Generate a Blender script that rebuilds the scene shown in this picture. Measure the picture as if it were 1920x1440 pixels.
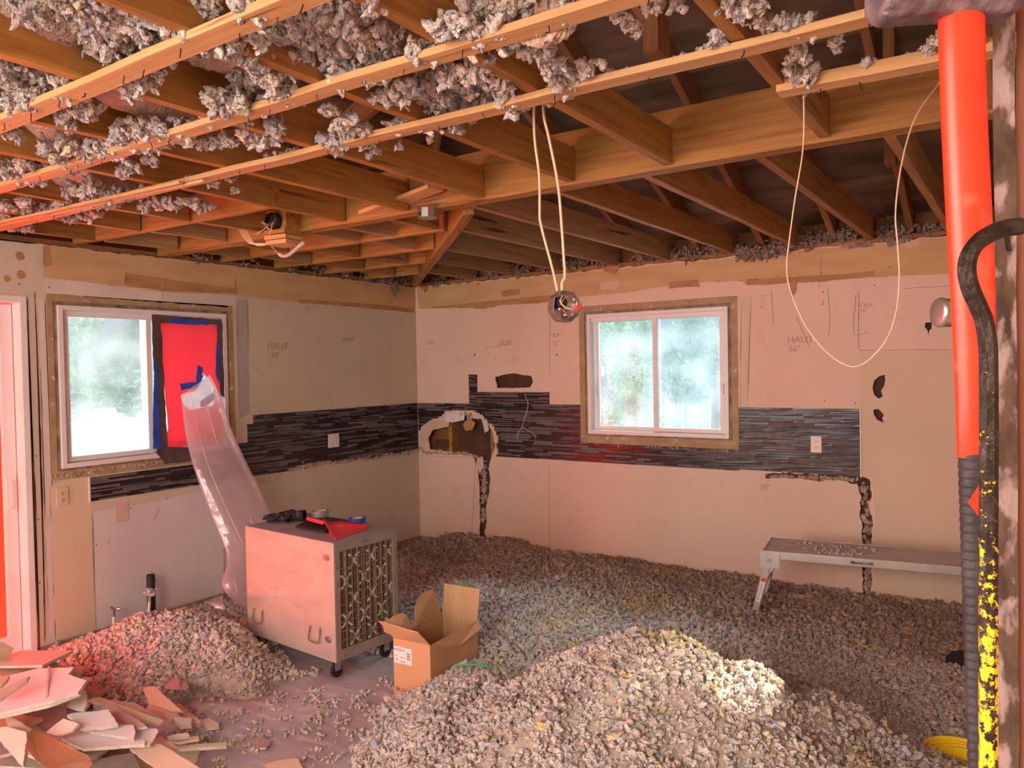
import bpy, bmesh, math, random
import numpy as np
from mathutils import Vector, Matrix, Quaternion
from mathutils.geometry import delaunay_2d_cdt

for o in list(bpy.data.objects):
    bpy.data.objects.remove(o, do_unlink=True)
scene = bpy.context.scene
C = scene.collection
random.seed(7)
RNG = np.random.default_rng(11)

# ------------------------------------------------------------------ camera
CAM = Vector((4.83499, -5.57365, 1.65582))
YAW, PITCH, ROLL, FPX = 0.591319, -0.0213521, -0.0187101, 1433.262
def cam_axes():
    cy, sy, cp, sp = math.cos(YAW), math.sin(YAW), math.cos(PITCH), math.sin(PITCH)
    f = Vector((-sy*cp, cy*cp, sp)); r = Vector((cy, sy, 0)); u = r.cross(f)
    c, s = math.cos(ROLL), math.sin(ROLL)
    return c*r+s*u, -s*r+c*u, -f
AX, AY, AZ = cam_axes()
cd = bpy.data.cameras.new('camera'); cam = bpy.data.objects.new('camera', cd); C.objects.link(cam)
M = Matrix((AX, AY, AZ)).transposed().to_4x4(); M.translation = CAM
cam.matrix_world = M
cd.sensor_fit = 'HORIZONTAL'; cd.sensor_width = 36.0; cd.lens = FPX/1920*36.0; cd.clip_start = 0.02; cd.clip_end = 200
scene.camera = cam

def ray(px, py):
    return (AX*((px-960)/FPX) - AY*((py-720)/FPX) - AZ)
def at(px, py, plane, val):
    """measure: where the sight line of a photo point meets a real plane"""
    d = ray(px, py); i = 'xyz'.index(plane)
    return CAM + d*((val-CAM[i])/d[i])
def atd(px, py, depth):
    return CAM + ray(px, py)*depth

# ------------------------------------------------------------------ light, view
scene.view_settings.view_transform = 'Standard'; scene.view_settings.look = 'None'
scene.view_settings.exposure = 0.0; scene.view_settings.gamma = 1.0
scene.view_settings.use_curve_mapping = False
w = bpy.data.worlds.new('world'); scene.world = w; w.use_nodes = True
nt = w.node_tree; bg = nt.nodes['Background']
sky = nt.nodes.new('ShaderNodeTexSky'); sky.sky_type = 'HOSEK_WILKIE'; sky.turbidity = 3.5
sky.sun_direction = Vector((-0.25, 0.25, 0.93)).normalized(); sky.ground_albedo = 0.5
nt.links.new(sky.outputs[0], bg.inputs[0]); bg.inputs[1].default_value = .75

def light(kind, name, loc, target, energy, color, size=1.0, size_y=None, spread=None, **kw):
    l = bpy.data.lights.new(name, kind); l.energy = energy; l.color = color
    if kind == 'AREA':
        l.shape = 'RECTANGLE'; l.size = size; l.size_y = size_y or size
        if spread: l.spread = spread
    for k, v in kw.items(): setattr(l, k, v)
    o = bpy.data.objects.new(name, l); C.objects.link(o); o.location = loc
    o.rotation_euler = (Vector(target)-Vector(loc)).to_track_quat('-Z', 'Y').to_euler()
    return o
light('SUN', 'sun', (0, 0, 10), Vector((0.25, -0.25, 9.07)), 4.6, (1, .96, .88), angle=0.01)
# added fill lamps behind the photographer, standing in for daylight from that side
light('AREA', 'rear_left_fill', (1.3, -8.2, 1.2), (2.6, 0, 1.5), 100, (1.0, .76, .59), 2.4, 2.0)
light('AREA', 'rear_right_fill', (4.3, -8.2, 1.7), (3.9, 0, 1.2), 84, (1.0, .79, .59), 2.0, 2.0)
light('AREA', 'rear_low_fill', (1.6, -8.0, 1.6), (2.0, -3.6, 0.1), 52, (.84, .78, 1.0), 2.4, 1.2)
# sky light reaching the windows from above, and sun on the covered patio door
light('AREA', 'window_one_skylight', (-1.9, -2.5, 3.5), (.6, -2.7, 0.9), 170, (.86, .95, 1.0), 1.6, 1.6)
light('AREA', 'window_two_skylight', (2.3, 1.9, 3.5), (2.8, -2.0, 0.0), 520, (.80, .92, 1.0), 1.8, 1.6)
light('AREA', 'patio_skylight', (-1.5, -4.6, 1.3), (0, -4.3, 1.3), 95, (1, .92, .85), 1.6, 2.0)
light('AREA', 'patio_sunlight', (-1.45, -5.1, 4.1), (.15, -4.2, 0), 2600, (1, .93, .82), .3, .3)
light('AREA', 'patio_low_fill', (-1.7, -7.2, .3), (.1, -3.2, 1.9), 380, (1, .9, .8), .8, .5)  # added low lamp, reddens the door jamb and lights the ceiling boards
# added high fill lamp over the photographer's shoulder, brightens the far floor
light('AREA', 'high_rear_fill', (3.9, -6.9, 2.3), (3.6, -1.4, 0.0), 82, (1.0, .85, .74), 1.8, .7)
# spot lamps for the pile's sun patches, through an unseen opening added at right
for nm, tg, en, sz in (('sunbeam', (4.07, -3.08, .60), 3600, 3.0), ('sunbeam_wide', (3.86, -3.08, .64), 1300, 5.5), ('sunbeam_faint', (3.66, -3.12, .61), 900, 3.0)):
    light('SPOT', nm, Vector(tg)+Vector((1.3, .5, 1.4))*2.2, tg, en, (1, .95, .66), spot_size=math.radians(sz), spot_blend=1.0, shadow_soft_size=.02)

# ------------------------------------------------------------------ materials
def nodes(name):
    m = bpy.data.materials.new(name); m.use_nodes = True
    return m, m.node_tree, m.node_tree.nodes['Principled BSDF']
def pmat(name, c1, c2=None, scale=4.0, detail=6, rough=.8, bump=0.0, bscale=60, stretch=(1, 1, 1), metal=0, rnd=0.0,
         lo=.35, hi=.65, spec=.3, c3=None, s3=30, lo3=.6, hi3=.7, attr=None, sheen=0, trans=0, coat=0):
    m, t, b = nodes(name); N = t.nodes; L = t.links
    tc = N.new('ShaderNodeTexCoord'); mp = N.new('ShaderNodeMapping'); mp.inputs['Scale'].default_value = stretch
    L.new(tc.outputs['Object'], mp.inputs[0])
    vec = mp.outputs[0]
    if rnd:
        oi = N.new('ShaderNodeObjectInfo'); ad = N.new('ShaderNodeVectorMath'); ad.operation = 'ADD'
        mul = N.new('ShaderNodeMath'); mul.operation = 'MULTIPLY'; mul.inputs[1].default_value = 57.0
        L.new(oi.outputs['Random'], mul.inputs[0]); L.new(vec, ad.inputs[0]); L.new(mul.outputs[0], ad.inputs[1]); vec = ad.outputs[0]
    nz = N.new('ShaderNodeTexNoise'); nz.inputs['Scale'].default_value = scale; nz.inputs['Detail'].default_value = detail
    L.new(vec, nz.inputs['Vector'])
    cr = N.new('ShaderNodeMapRange'); cr.inputs['From Min'].default_value = lo; cr.inputs['From Max'].default_value = hi
    L.new(nz.outputs['Fac'], cr.inputs['Value'])
    mx = N.new('ShaderNodeMix'); mx.data_type = 'RGBA'
    mx.inputs[6].default_value = (*c1, 1); mx.inputs[7].default_value = (*(c2 or c1), 1)
    L.new(cr.outputs[0], mx.inputs[0]); col = mx.outputs[2]
    if c3:
        n3 = N.new('ShaderNodeTexNoise'); n3.inputs['Scale'].default_value = s3; n3.inputs['Detail'].default_value = 4
        L.new(vec, n3.inputs['Vector']); r3 = N.new('ShaderNodeMapRange')
        r3.inputs['From Min'].default_value = lo3; r3.inputs['From Max'].default_value = hi3; L.new(n3.outputs['Fac'], r3.inputs['Value'])
        m3 = N.new('ShaderNodeMix'); m3.data_type = 'RGBA'; L.new(r3.outputs[0], m3.inputs[0]); L.new(col, m3.inputs[6])
        m3.inputs[7].default_value = (*c3, 1); col = m3.outputs[2]
    if rnd:
        hv = N.new('ShaderNodeHueSaturation'); mr = N.new('ShaderNodeMapRange')
        mr.inputs['To Min'].default_value = 1-rnd; mr.inputs['To Max'].default_value = 1+rnd
        L.new(oi.outputs['Random'], mr.inputs['Value']); L.new(mr.outputs[0], hv.inputs['Value']); L.new(col, hv.inputs['Color']); col = hv.outputs[0]
    if attr:
        at_ = N.new('ShaderNodeAttribute'); at_.attribute_name = attr; mm = N.new('ShaderNodeMix'); mm.data_type = 'RGBA'; mm.blend_type = 'MULTIPLY'
        mm.inputs[0].default_value = 1; L.new(col, mm.inputs[6]); L.new(at_.outputs['Color'], mm.inputs[7]); col = mm.outputs[2]
    L.new(col, b.inputs['Base Color'])
    b.inputs['Roughness'].default_value = rough; b.inputs['Metallic'].default_value = metal
    b.inputs['Specular IOR Level'].default_value = spec
    if coat: b.inputs['Coat Weight'].default_value = coat
    if bump:
        bn = N.new('ShaderNodeTexNoise'); bn.inputs['Scale'].default_value = bscale; bn.inputs['Detail'].default_value = 6; L.new(vec, bn.inputs['Vector'])
        bp = N.new('ShaderNodeBump'); bp.inputs['Strength'].default_value = bump; bp.inputs['Distance'].default_value = .01
        L.new(bn.outputs['Fac'], bp.inputs['Height']); L.new(bp.outputs[0], b.inputs['Normal'])
    return m

MT = {}
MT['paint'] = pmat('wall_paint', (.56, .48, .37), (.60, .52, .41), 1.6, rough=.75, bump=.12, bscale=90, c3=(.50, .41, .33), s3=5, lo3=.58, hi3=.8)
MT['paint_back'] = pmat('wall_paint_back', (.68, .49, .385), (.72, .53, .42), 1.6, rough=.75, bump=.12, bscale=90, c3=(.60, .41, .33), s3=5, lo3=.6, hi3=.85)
MT['beige'] = pmat('beige_paint', (.62, .48, .34), (.66, .51, .37), 2, rough=.75, bump=.1, bscale=90)
MT['compound'] = pmat('joint_compound', (.68, .60, .54), (.60, .52, .46), 4, rough=.85, bump=.2, bscale=40)
MT['paper'] = pmat('exposed_paper', (.52, .33, .16), (.60, .40, .21), 2.4, rough=.8, bump=.1, bscale=60, stretch=(1, 1, 4))
MT['paper_dark'] = pmat('torn_brown_paper', (.36, .19, .08), (.46, .26, .12), 5, rough=.85, stretch=(1, 1, 4))
MT['gypsum'] = pmat('gypsum_core', (.62, .54, .46), (.50, .40, .32), 25, rough=.9, bump=.4, bscale=80)
MT['wood'] = pmat('old_framing_lumber', (.42, .215, .055), (.29, .13, .030), 5, rough=.6, bump=.15, bscale=14, stretch=(.6, 9, 9), rnd=.13, c3=(.14, .045, .015), s3=2.2, lo3=.64, hi3=.72)
MT['wood_grey'] = pmat('greyed_framing_lumber', (.40, .25, .12), (.28, .16, .07), 5, rough=.7, bump=.15, bscale=14, stretch=(.6, 9, 9), rnd=.12, c3=(.10, .04, .02), s3=2.2, lo3=.63, hi3=.71)
MT['strap'] = pmat('furring_strip_wood', (.60, .38, .17), (.50, .28, .11), 4, rough=.6, bump=.12, bscale=12, stretch=(.5, 9, 9), rnd=.08, c3=(.20, .07, .03), s3=3, lo3=.68, hi3=.74)
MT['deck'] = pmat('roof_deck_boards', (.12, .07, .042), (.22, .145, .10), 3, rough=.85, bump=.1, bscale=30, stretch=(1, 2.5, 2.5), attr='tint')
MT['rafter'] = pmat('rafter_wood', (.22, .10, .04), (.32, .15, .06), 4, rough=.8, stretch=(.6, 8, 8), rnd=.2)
MT['winwood'] = pmat('window_rough_frame', (.44, .32, .17), (.34, .23, .12), 3, rough=.75, bump=.2, bscale=20, stretch=(3, 3, 3), c3=(.66, .55, .42), s3=7, lo3=.62, hi3=.7)
MT['darkgap'] = pmat('window_caulk_gap', (.16, .11, .08), (.36, .29, .23), 12, rough=.9, bump=.5, bscale=40)
MT['vinyl'] = pmat('white_vinyl', (.78, .74, .72), (.72, .68, .66), 3, rough=.35, spec=.5)
MT['tile_black'] = pmat('black_glass_tile', (.016, .011, .012), (.032, .021, .022), 6, rough=.24, spec=.45, attr='tint')
MT['tile_grey'] = pmat('grey_stone_tile', (.115, .095, .10), (.17, .14, .145), 9, rough=.6, spec=.25, attr='tint')
MT['grout'] = pmat('dark_grout', (.05, .035, .033), (.08, .055, .05), 30, rough=.9)
MT['insul'] = pmat('shredded_insulation', (.74, .65, .60), (.84, .76, .69), 2.2, rough=1, bump=1.0, bscale=190, spec=.05, attr='tint')
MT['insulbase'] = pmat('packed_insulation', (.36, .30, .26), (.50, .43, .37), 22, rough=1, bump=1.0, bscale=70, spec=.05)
MT['batt'] = pmat('fibrous_batt', (.62, .42, .33), (.50, .33, .24), 12, rough=1, bump=1.0, bscale=60, spec=.05, stretch=(1, 3, 1), c3=(.70, .55, .45), s3=26, lo3=.5, hi3=.7)
MT['floor'] = pmat('dusty_subfloor', (.34, .285, .30), (.43, .365, .375), 3, rough=.6, bump=.08, bscale=40, stretch=(1, 4, 1), c3=(.56, .49, .48), s3=6, lo3=.55, hi3=.72)
MT['dark'] = pmat('dark_cavity_tone', (.07, .035, .02), (.11, .055, .03), 6, rough=.9, bump=.4, bscale=20)
MT['brownboard'] = pmat('fibre_sheathing', (.20, .085, .035), (.26, .12, .05), 4, rough=.9)
MT['steel'] = pmat('galvanised_steel', (.55, .53, .50), (.42, .40, .37), 12, rough=.32, metal=.9, bump=.1, bscale=30)
MT['alu'] = pmat('aluminium', (.60, .57, .52), (.50, .47, .43), 9, rough=.38, metal=.75, bump=.05, bscale=60, c3=(.60, .50, .44), s3=14, lo3=.55, hi3=.7)
MT['aludusty'] = pmat('dusty_aluminium_tread', (.36, .27, .24), (.46, .36, .32), 9, rough=.6, metal=.25, stretch=(1, 9, 1), bump=.3, bscale=30)
MT['cab'] = pmat('scuffed_aluminium_panel', (.47, .40, .35), (.57, .50, .44), 3, rough=.48, metal=.3, bump=.05, bscale=20, c3=(.42, .33, .28), s3=14, lo3=.58, hi3=.75, stretch=(1, 1, 3.5))
MT['cabtop'] = pmat('cabinet_top_panel', (.34, .29, .31), (.42, .36, .37), 5, rough=.45, metal=.3, c3=(.22, .17, .17), s3=10, lo3=.6, hi3=.75)
MT['cabframe'] = pmat('grey_cabinet_frame', (.34, .31, .26), (.40, .36, .31), 6, rough=.5, metal=.4)
MT['grid'] = pmat('filter_grid', (.26, .19, .14), (.20, .14, .10), 9, rough=.6)
MT['card'] = pmat('filter_cardboard_web', (.74, .70, .60), (.62, .57, .47), 9, rough=.8)
MT['pleat'] = pmat('filter_pleats', (.13, .085, .055), (.34, .26, .19), 3, rough=.9, stretch=(1, 30, 1))
MT['rubber'] = pmat('black_rubber', (.02, .018, .018), (.035, .03, .03), 20, rough=.6, bump=.3, bscale=90)
MT['grip'] = pmat('black_ribbed_grip', (.022, .018, .021), (.04, .032, .036), 14, rough=.55, bump=.3, bscale=60)
MT['red'] = pmat('red_plastic', (.72, .035, .04), (.80, .06, .07), 5, rough=.4, spec=.4)
MT['handle'] = pmat('red_fibreglass', (.85, .045, .012), (.74, .03, .01), 6, rough=.38, spec=.45, c3=(.80, .16, .10), s3=22, lo3=.6, hi3=.85)
MT['hammer'] = pmat('worn_hammer_head', (.09, .07, .085), (.28, .23, .25), 40, rough=.45, metal=.6, bump=.4, bscale=90)
MT['bar'] = pmat('dark_forged_bar', (.025, .018, .014), (.07, .052, .045), 60, rough=.4, metal=.55, bump=.3, bscale=120, lo=.45, hi=.8)
MT['yellow'] = pmat('chipped_yellow_paint', (.80, .50, .03), (.72, .40, .02), 30, rough=.5, bump=.2, bscale=150)
MT['yellowroll'] = pmat('yellow_strap', (.90, .66, .02), (.84, .58, .01), 6, rough=.4, spec=.5)
MT['blue'] = pmat('blue_tape', (.02, .07, .42), (.03, .10, .55), 6, rough=.45)
MT['blacktape'] = pmat('black_tape', (.05, .035, .035), (.11, .075, .07), 8, rough=.35, spec=.6, bump=.6, bscale=18)
MT['ducttape'] = pmat('silver_duct_tape', (.34, .30, .26), (.28, .25, .22), 9, rough=.35, metal=.3)
MT['core'] = pmat('cardboard_core', (.62, .48, .40), (.56, .43, .35), 9, rough=.8)
MT['cardboard'] = pmat('corrugated_cardboard', (.56, .31, .165), (.62, .36, .20), 3, rough=.85, stretch=(1, 1, .4), bump=.05, bscale=30)
MT['cardin'] = pmat('cardboard_inside', (.46, .28, .14), (.52, .33, .18), 3, rough=.9, stretch=(40, 1, .3))
MT['label'] = pmat('white_label', (.80, .76, .78), (.76, .72, .74), 4, rough=.6)
MT['ink'] = pmat('black_ink', (.03, .025, .03), None, rough=.7)
MT['pencil'] = pmat('pencil_line', (.44, .31, .24), None, rough=.9)
MT['cable'] = pmat('cream_cable_sheath', (.74, .58, .40), (.66, .50, .33), 8, rough=.45, spec=.5)
MT['copper'] = pmat('bare_copper', (.60, .32, .16), None, rough=.3, metal=.9)
MT['blackpipe'] = pmat('black_drain_pipe', (.02, .016, .015), (.03, .025, .022), 8, rough=.35, spec=.5)
MT['greentube'] = pmat('green_cable_sheath', (.10, .34, .10), (.14, .42, .14), 8, rough=.45)
MT['stud'] = pmat('paint_smeared_stud', (.13, .08, .05), (.055, .032, .02), 40, rough=.75, bump=.6, bscale=80, c3=(.34, .25, .23), s3=48, lo3=.50, hi3=.60, stretch=(1, 1, .45))
MT['studbrown'] = pmat('brown_stud', (.22, .085, .045), (.15, .055, .028), 6, rough=.75, stretch=(2, 2, .4), c3=(.42, .26, .20), s3=9, lo3=.64, hi3=.8)
MT['fabric_black'] = pmat('black_glove_fabric', (.012, .011, .013), (.03, .026, .03), 60, rough=.7, bump=.5, bscale=120)
MT['glovegrey'] = pmat('grey_glove_trim', (.22, .19, .19), None, rough=.6)
MT['plate'] = pmat('cream_wall_plate', (.78, .68, .60), None, rough=.4)
MT['plaster'] = pmat('broken_plaster', (.56, .43, .34), (.38, .26, .19), 30, rough=.95, bump=.8, bscale=60)
MT['mesh'] = pmat('metal_lath', (.14, .09, .06), (.36, .27, .19), 90, rough=.7)
MT['ground'] = pmat('pale_gravel', (.80, .80, .78), (.70, .70, .68), 3, rough=.9)
MT['fence'] = pmat('bleached_fence_boards', (.80, .78, .72), (.62, .56, .48), 3, rough=.8, stretch=(6, 6, 1))
MT['bark'] = pmat('bark', (.16, .11, .08), (.24, .18, .13), 8, rough=.9)
DW = {}
DW['white'] = pmat('white_painted_drywall', (.70, .61, .62), (.76, .68, .68), 5, rough=.6, bump=.1, bscale=40, c3=(.50, .36, .32), s3=26, lo3=.70, hi3=.76)
DW['cream'] = pmat('cream_painted_drywall', (.60, .52, .44), (.66, .57, .49), 5, rough=.7, c3=(.46, .34, .26), s3=12, lo3=.66, hi3=.76)
DW['tan'] = pmat('tan_paper_drywall', (.48, .31, .16), (.54, .37, .20), 4, rough=.75, c3=(.60, .46, .34), s3=3, lo3=.55, hi3=.62)
DW['peach'] = pmat('peach_drywall', (.60, .42, .32), (.64, .47, .36), 4, rough=.75)
DW['mauve'] = pmat('mauve_drywall', (.34, .22, .21), (.40, .27, .25), 4, rough=.75)
DW['green'] = pmat('pale_green_drywall', (.46, .44, .30), (.52, .50, .35), 5, rough=.75)
DW['grey'] = pmat('grey_paper_drywall', (.36, .30, .25), (.44, .37, .31), 6, rough=.8)

def film_mat(name, col, mixt=.5, transp=0.0, rough=.3, glossy=.06):
    m, t, b = nodes(name); N = t.nodes; L = t.links; N.remove(b); out = N['Material Output']
    tl = N.new('ShaderNodeBsdfTranslucent'); tl.inputs[0].default_value = (*col, 1)
    df = N.new('ShaderNodeBsdfDiffuse'); df.inputs[0].default_value = (*col, 1)
    m1 = N.new('ShaderNodeMixShader'); m1.inputs[0].default_value = mixt; L.new(df.outputs[0], m1.inputs[1]); L.new(tl.outputs[0], m1.inputs[2])
    tr = N.new('ShaderNodeBsdfTransparent'); m2 = N.new('ShaderNodeMixShader'); m2.inputs[0].default_value = transp
    if 'red' in name: tr.inputs[0].default_value = (.70, .012, .006, 1)
    L.new(m1.outputs[0], m2.inputs[1]); L.new(tr.outputs[0], m2.inputs[2])
    gl = N.new('ShaderNodeBsdfGlossy'); gl.inputs['Roughness'].default_value = rough
    m3 = N.new('ShaderNodeMixShader'); m3.inputs[0].default_value = glossy; L.new(m2.outputs[0], m3.inputs[1]); L.new(gl.outputs[0], m3.inputs[2])
    bn = N.new('ShaderNodeTexNoise'); bn.inputs['Scale'].default_value = 9; tc = N.new('ShaderNodeTexCoord'); L.new(tc.outputs['Object'], bn.inputs['Vector'])
    bp = N.new('ShaderNodeBump'); bp.inputs['Strength'].default_value = .6; bp.inputs['Distance'].default_value = .02; L.new(bn.outputs['Fac'], bp.inputs['Height'])
    L.new(bp.outputs[0], gl.inputs['Normal']); L.new(bp.outputs[0], df.inputs['Normal'])
    L.new(m3.outputs[0], out.inputs['Surface'])
    return m
MT['redfilm'] = film_mat('red_plastic_sheet', (.92, .010, .004), .8, 0.25)
MT['redfilm_pink'] = film_mat('pink_red_plastic_sheet', (.92, .14, .20), .7, 0.0)
MT['poly'] = film_mat('clear_poly_film', (.86, .70, .74), .45, .52, .22, .10)
MT['leaf'] = film_mat('bright_green_leaf', (.30, .52, .16), .5, 0, .5, .03)
MT['leafdark'] = film_mat('blue_green_leaf', (.16, .34, .24), .5, 0, .5, .03)  # bluer, darker green than the other leaf colour

def glass_mat(name, haze=.3, col=(.85, .95, 1)):
    m, t, b = nodes(name); N = t.nodes; L = t.links; N.remove(b); out = N['Material Output']
    tr = N.new('ShaderNodeBsdfTransparent'); tr.inputs[0].default_value = (.93, .97, .97, 1)
    tl = N.new('ShaderNodeBsdfTranslucent'); tl.inputs[0].default_value = (*col, 1)
    tc = N.new('ShaderNodeTexCoord'); nz = N.new('ShaderNodeTexNoise'); nz.inputs['Scale'].default_value = 3.5; nz.inputs['Detail'].default_value = 5
    L.new(tc.outputs['Object'], nz.inputs['Vector']); mr = N.new('ShaderNodeMapRange')
    mr.inputs['From Min'].default_value = .3; mr.inputs['From Max'].default_value = .75
    mr.inputs['To Min'].default_value = haze*.35; mr.inputs['To Max'].default_value = haze*1.5
    L.new(nz.outputs['Fac'], mr.inputs['Value'])
    m1 = N.new('ShaderNodeMixShader'); L.new(mr.outputs[0], m1.inputs[0]); L.new(tr.outputs[0], m1.inputs[1]); L.new(tl.outputs[0], m1.inputs[2])
    gl = N.new('ShaderNodeBsdfGlossy'); gl.inputs['Roughness'].default_value = .03
    fr = N.new('ShaderNodeFresnel'); fr.inputs[0].default_value = 1.3
    m2 = N.new('ShaderNodeMixShader'); L.new(fr.outputs[0], m2.inputs[0]); L.new(m1.outputs[0], m2.inputs[1]); L.new(gl.outputs[0], m2.inputs[2])
    L.new(m2.outputs[0], out.inputs['Surface'])
    return m
MT['glass'] = glass_mat('dirty_window_glass', .15)

# ------------------------------------------------------------------ helpers
def tag(o, label=None, cat=None, group=None, kind=None):
    if label: o['label'] = label
    if cat: o['category'] = cat
    if group: o['group'] = group
    if kind: o['kind'] = kind
    return o
def empty(name, loc=(0, 0, 0), rz=0.0, label=None, cat=None, group=None, kind=None):
    o = bpy.data.objects.new(name, None); C.objects.link(o); o.location = loc; o.rotation_euler = (0, 0, rz)
    o.empty_display_size = .05
    return tag(o, label, cat, group, kind)
def obj(name, bm, mat, parent=None, smooth=False, bevel=0.0, sub=0):
    me = bpy.data.meshes.new(name)
    if isinstance(bm, bmesh.types.BMesh):
        bmesh.ops.recalc_face_normals(bm, faces=bm.faces); bm.to_mesh(me); bm.free()
    else:
        me = bm
    o = bpy.data.objects.new(name, me); C.objects.link(o)
    for m in (mat if isinstance(mat, (list, tuple)) else [mat]): me.materials.append(m)
    if parent: o.parent = parent
    if smooth:
        for p in me.polygons: p.use_smooth = True
    if bevel:
        b = o.modifiers.new('bevel', 'BEVEL'); b.width = bevel; b.segments = 2; b.limit_method = 'ANGLE'
    if sub:
        s = o.modifiers.new('sub', 'SUBSURF'); s.levels = sub; s.render_levels = sub
    return o
def box(bm, x0, y0, z0, x1, y1, z1, mi=0):
    v = [bm.verts.new(c) for c in ((x0, y0, z0), (x1, y0, z0), (x1, y1, z0), (x0, y1, z0), (x0, y0, z1), (x1, y0, z1), (x1, y1, z1), (x0, y1, z1))]
    for f in ((0, 3, 2, 1), (4, 5, 6, 7), (0, 1, 5, 4), (1, 2, 6, 5), (2, 3, 7, 6), (3, 0, 4, 7)):
        bm.faces.new([v[i] for i in f]).material_index = mi
    return v
def nb(): return bmesh.new()
def bx(*a, mi=0):
    b = nb(); box(b, *a, mi=mi); return b
def tube(bm, pts, r, n=8, cap=True):
    pts = [Vector(p) for p in pts]; rings = []
    rr = r if isinstance(r, (list, tuple)) else [r]*len(pts)
    up = None
    for i, p in enumerate(pts):
        d = (pts[min(i+1, len(pts)-1)]-pts[max(i-1, 0)]).normalized()
        if up is None:
            up = Vector((0, 0, 1)) if abs(d.z) < .9 else Vector((1, 0, 0))
        a = d.cross(up).normalized(); b = a.cross(d).normalized(); up = b
        rings.append([bm.verts.new(p+(a*math.cos(2*math.pi*k/n)+b*math.sin(2*math.pi*k/n))*rr[i]) for k in range(n)])
    for i in range(len(rings)-1):
        for k in range(n):
            bm.faces.new((rings[i][k], rings[i][(k+1) % n], rings[i+1][(k+1) % n], rings[i+1][k]))
    if cap:
        bm.faces.new(rings[0][::-1]); bm.faces.new(rings[-1])
def tb(pts, r, n=8):
    b = nb(); tube(b, pts, r, n); return b
def smoothpts(pts, k=6):
    pts = [Vector(p) for p in pts]; out = []
    for i in range(len(pts)-1):
        p0 = pts[max(i-1, 0)]; p1 = pts[i]; p2 = pts[i+1]; p3 = pts[min(i+2, len(pts)-1)]
        for j in range(k):
            t = j/k
            out.append(.5*((2*p1)+(-p0+p2)*t+(2*p0-5*p1+4*p2-p3)*t*t+(-p0+3*p1-3*p2+p3)*t**3))
    out.append(pts[-1]); return out
def prism(bm, poly, d, mi_top=0, mi_side=None):
    """poly: 3-D points of the top face; d: vector to the bottom face"""
    d = Vector(d); top = [bm.verts.new(Vector(p)) for p in poly]; bot = [bm.verts.new(Vector(p)+d) for p in poly]
    f = bm.faces.new(top); f.material_index = mi_top
    f = bm.faces.new(bot[::-1]); f.material_index = mi_top
    n = len(poly)
    for i in range(n):
        f = bm.faces.new((top[i], bot[i], bot[(i+1) % n], top[(i+1) % n])); f.material_index = mi_side if mi_side is not None else mi_top
def rag(poly, amp=.006, step=.03, seed=0, closed=True):
    """a 2-D outline with a torn edge"""
    rnd = random.Random(seed); out = []
    n = len(poly)
    for i in range(n if closed else n-1):
        a = Vector(poly[i]); b = Vector(poly[(i+1) % n]); k = max(1, int((b-a).length/step))
        for j in range(k):
            p = a.lerp(b, j/k)
            if j or not closed or True: p = p+Vector((rnd.uniform(-amp, amp), rnd.uniform(-amp, amp)))
            out.append(p)
    if not closed: out.append(Vector(poly[-1]))
    return out
def inpoly(p, poly):
    x, y = p; c = False; n = len(poly); j = n-1
    for i in range(n):
        xi, yi = poly[i]; xj, yj = poly[j]
        if (yi > y) != (yj > y) and x < (xj-xi)*(y-yi)/(yj-yi+1e-12)+xi: c = not c
        j = i
    return c
def sheet_with_holes(outer, holes, to3d, thick, mats):
    """flat board with cut or broken openings; to3d(u, v, depth)"""
    vs = []; es = []
    for poly in [outer]+holes:
        s = len(vs); vs += [Vector(p) for p in poly]; es += [(s+i, s+(i+1) % len(poly)) for i in range(len(poly))]
    vo, eo, fo, _, _, _ = delaunay_2d_cdt(vs, es, [], 0, 1e-5)
    keep = []
    for f in fo:
        c = sum((Vector(vo[i]) for i in f), Vector((0, 0)))/len(f)
        if inpoly(c, outer) and not any(inpoly(c, h) for h in holes): keep.append(f)
    bm = nb(); a = [bm.verts.new(to3d(p[0], p[1], 0)) for p in vo]; b = [bm.verts.new(to3d(p[0], p[1], thick)) for p in vo]
    cnt = {}
    for f in keep:
        bm.faces.new([a[i] for i in f]); bm.faces.new([b[i] for i in reversed(f)])
        for k in range(len(f)):
            e = (f[k], f[(k+1) % len(f)]); cnt[tuple(sorted(e))] = cnt.get(tuple(sorted(e)), 0)+1
    for (i, j), c in cnt.items():
        if c == 1: bm.faces.new((a[i], a[j], b[j], b[i])).material_index = 1
    bmesh.ops.delete(bm, geom=[v for v in bm.verts if not v.link_faces], context='VERTS')
    return bm
WL = lambda u, v, d: Vector((-d, u, v))      # left wall: u is y
WB = lambda u, v, d: Vector((u, d, v))       # back wall: u is x
def lw(px, py): p = at(px, py, 'x', 0.0); return (p.y, p.z)
def bw(px, py): p = at(px, py, 'y', 0.0); return (p.x, p.z)
def patch(name, poly, to3d, mat, parent, off=.0015, amp=.004, step=.03, seed=1, thick=.001, holes=None):
    q = rag(poly, amp, step, seed) if amp else [Vector(p) for p in poly]
    if holes:
        return obj(name, sheet_with_holes([tuple(p) for p in q], [[tuple(p) for p in h] for h in holes], lambda u, v, d: to3d(u, v, d-off), off*.5, None), mat, parent)
    bm = nb(); vo = [to3d(p[0], p[1], -off) for p in q]
    va = [bm.verts.new(v) for v in vo]
    f = bm.faces.new(va)
    bmesh.ops.triangulate(bm, faces=[f])
    return obj(name, bm, mat, parent)

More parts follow.
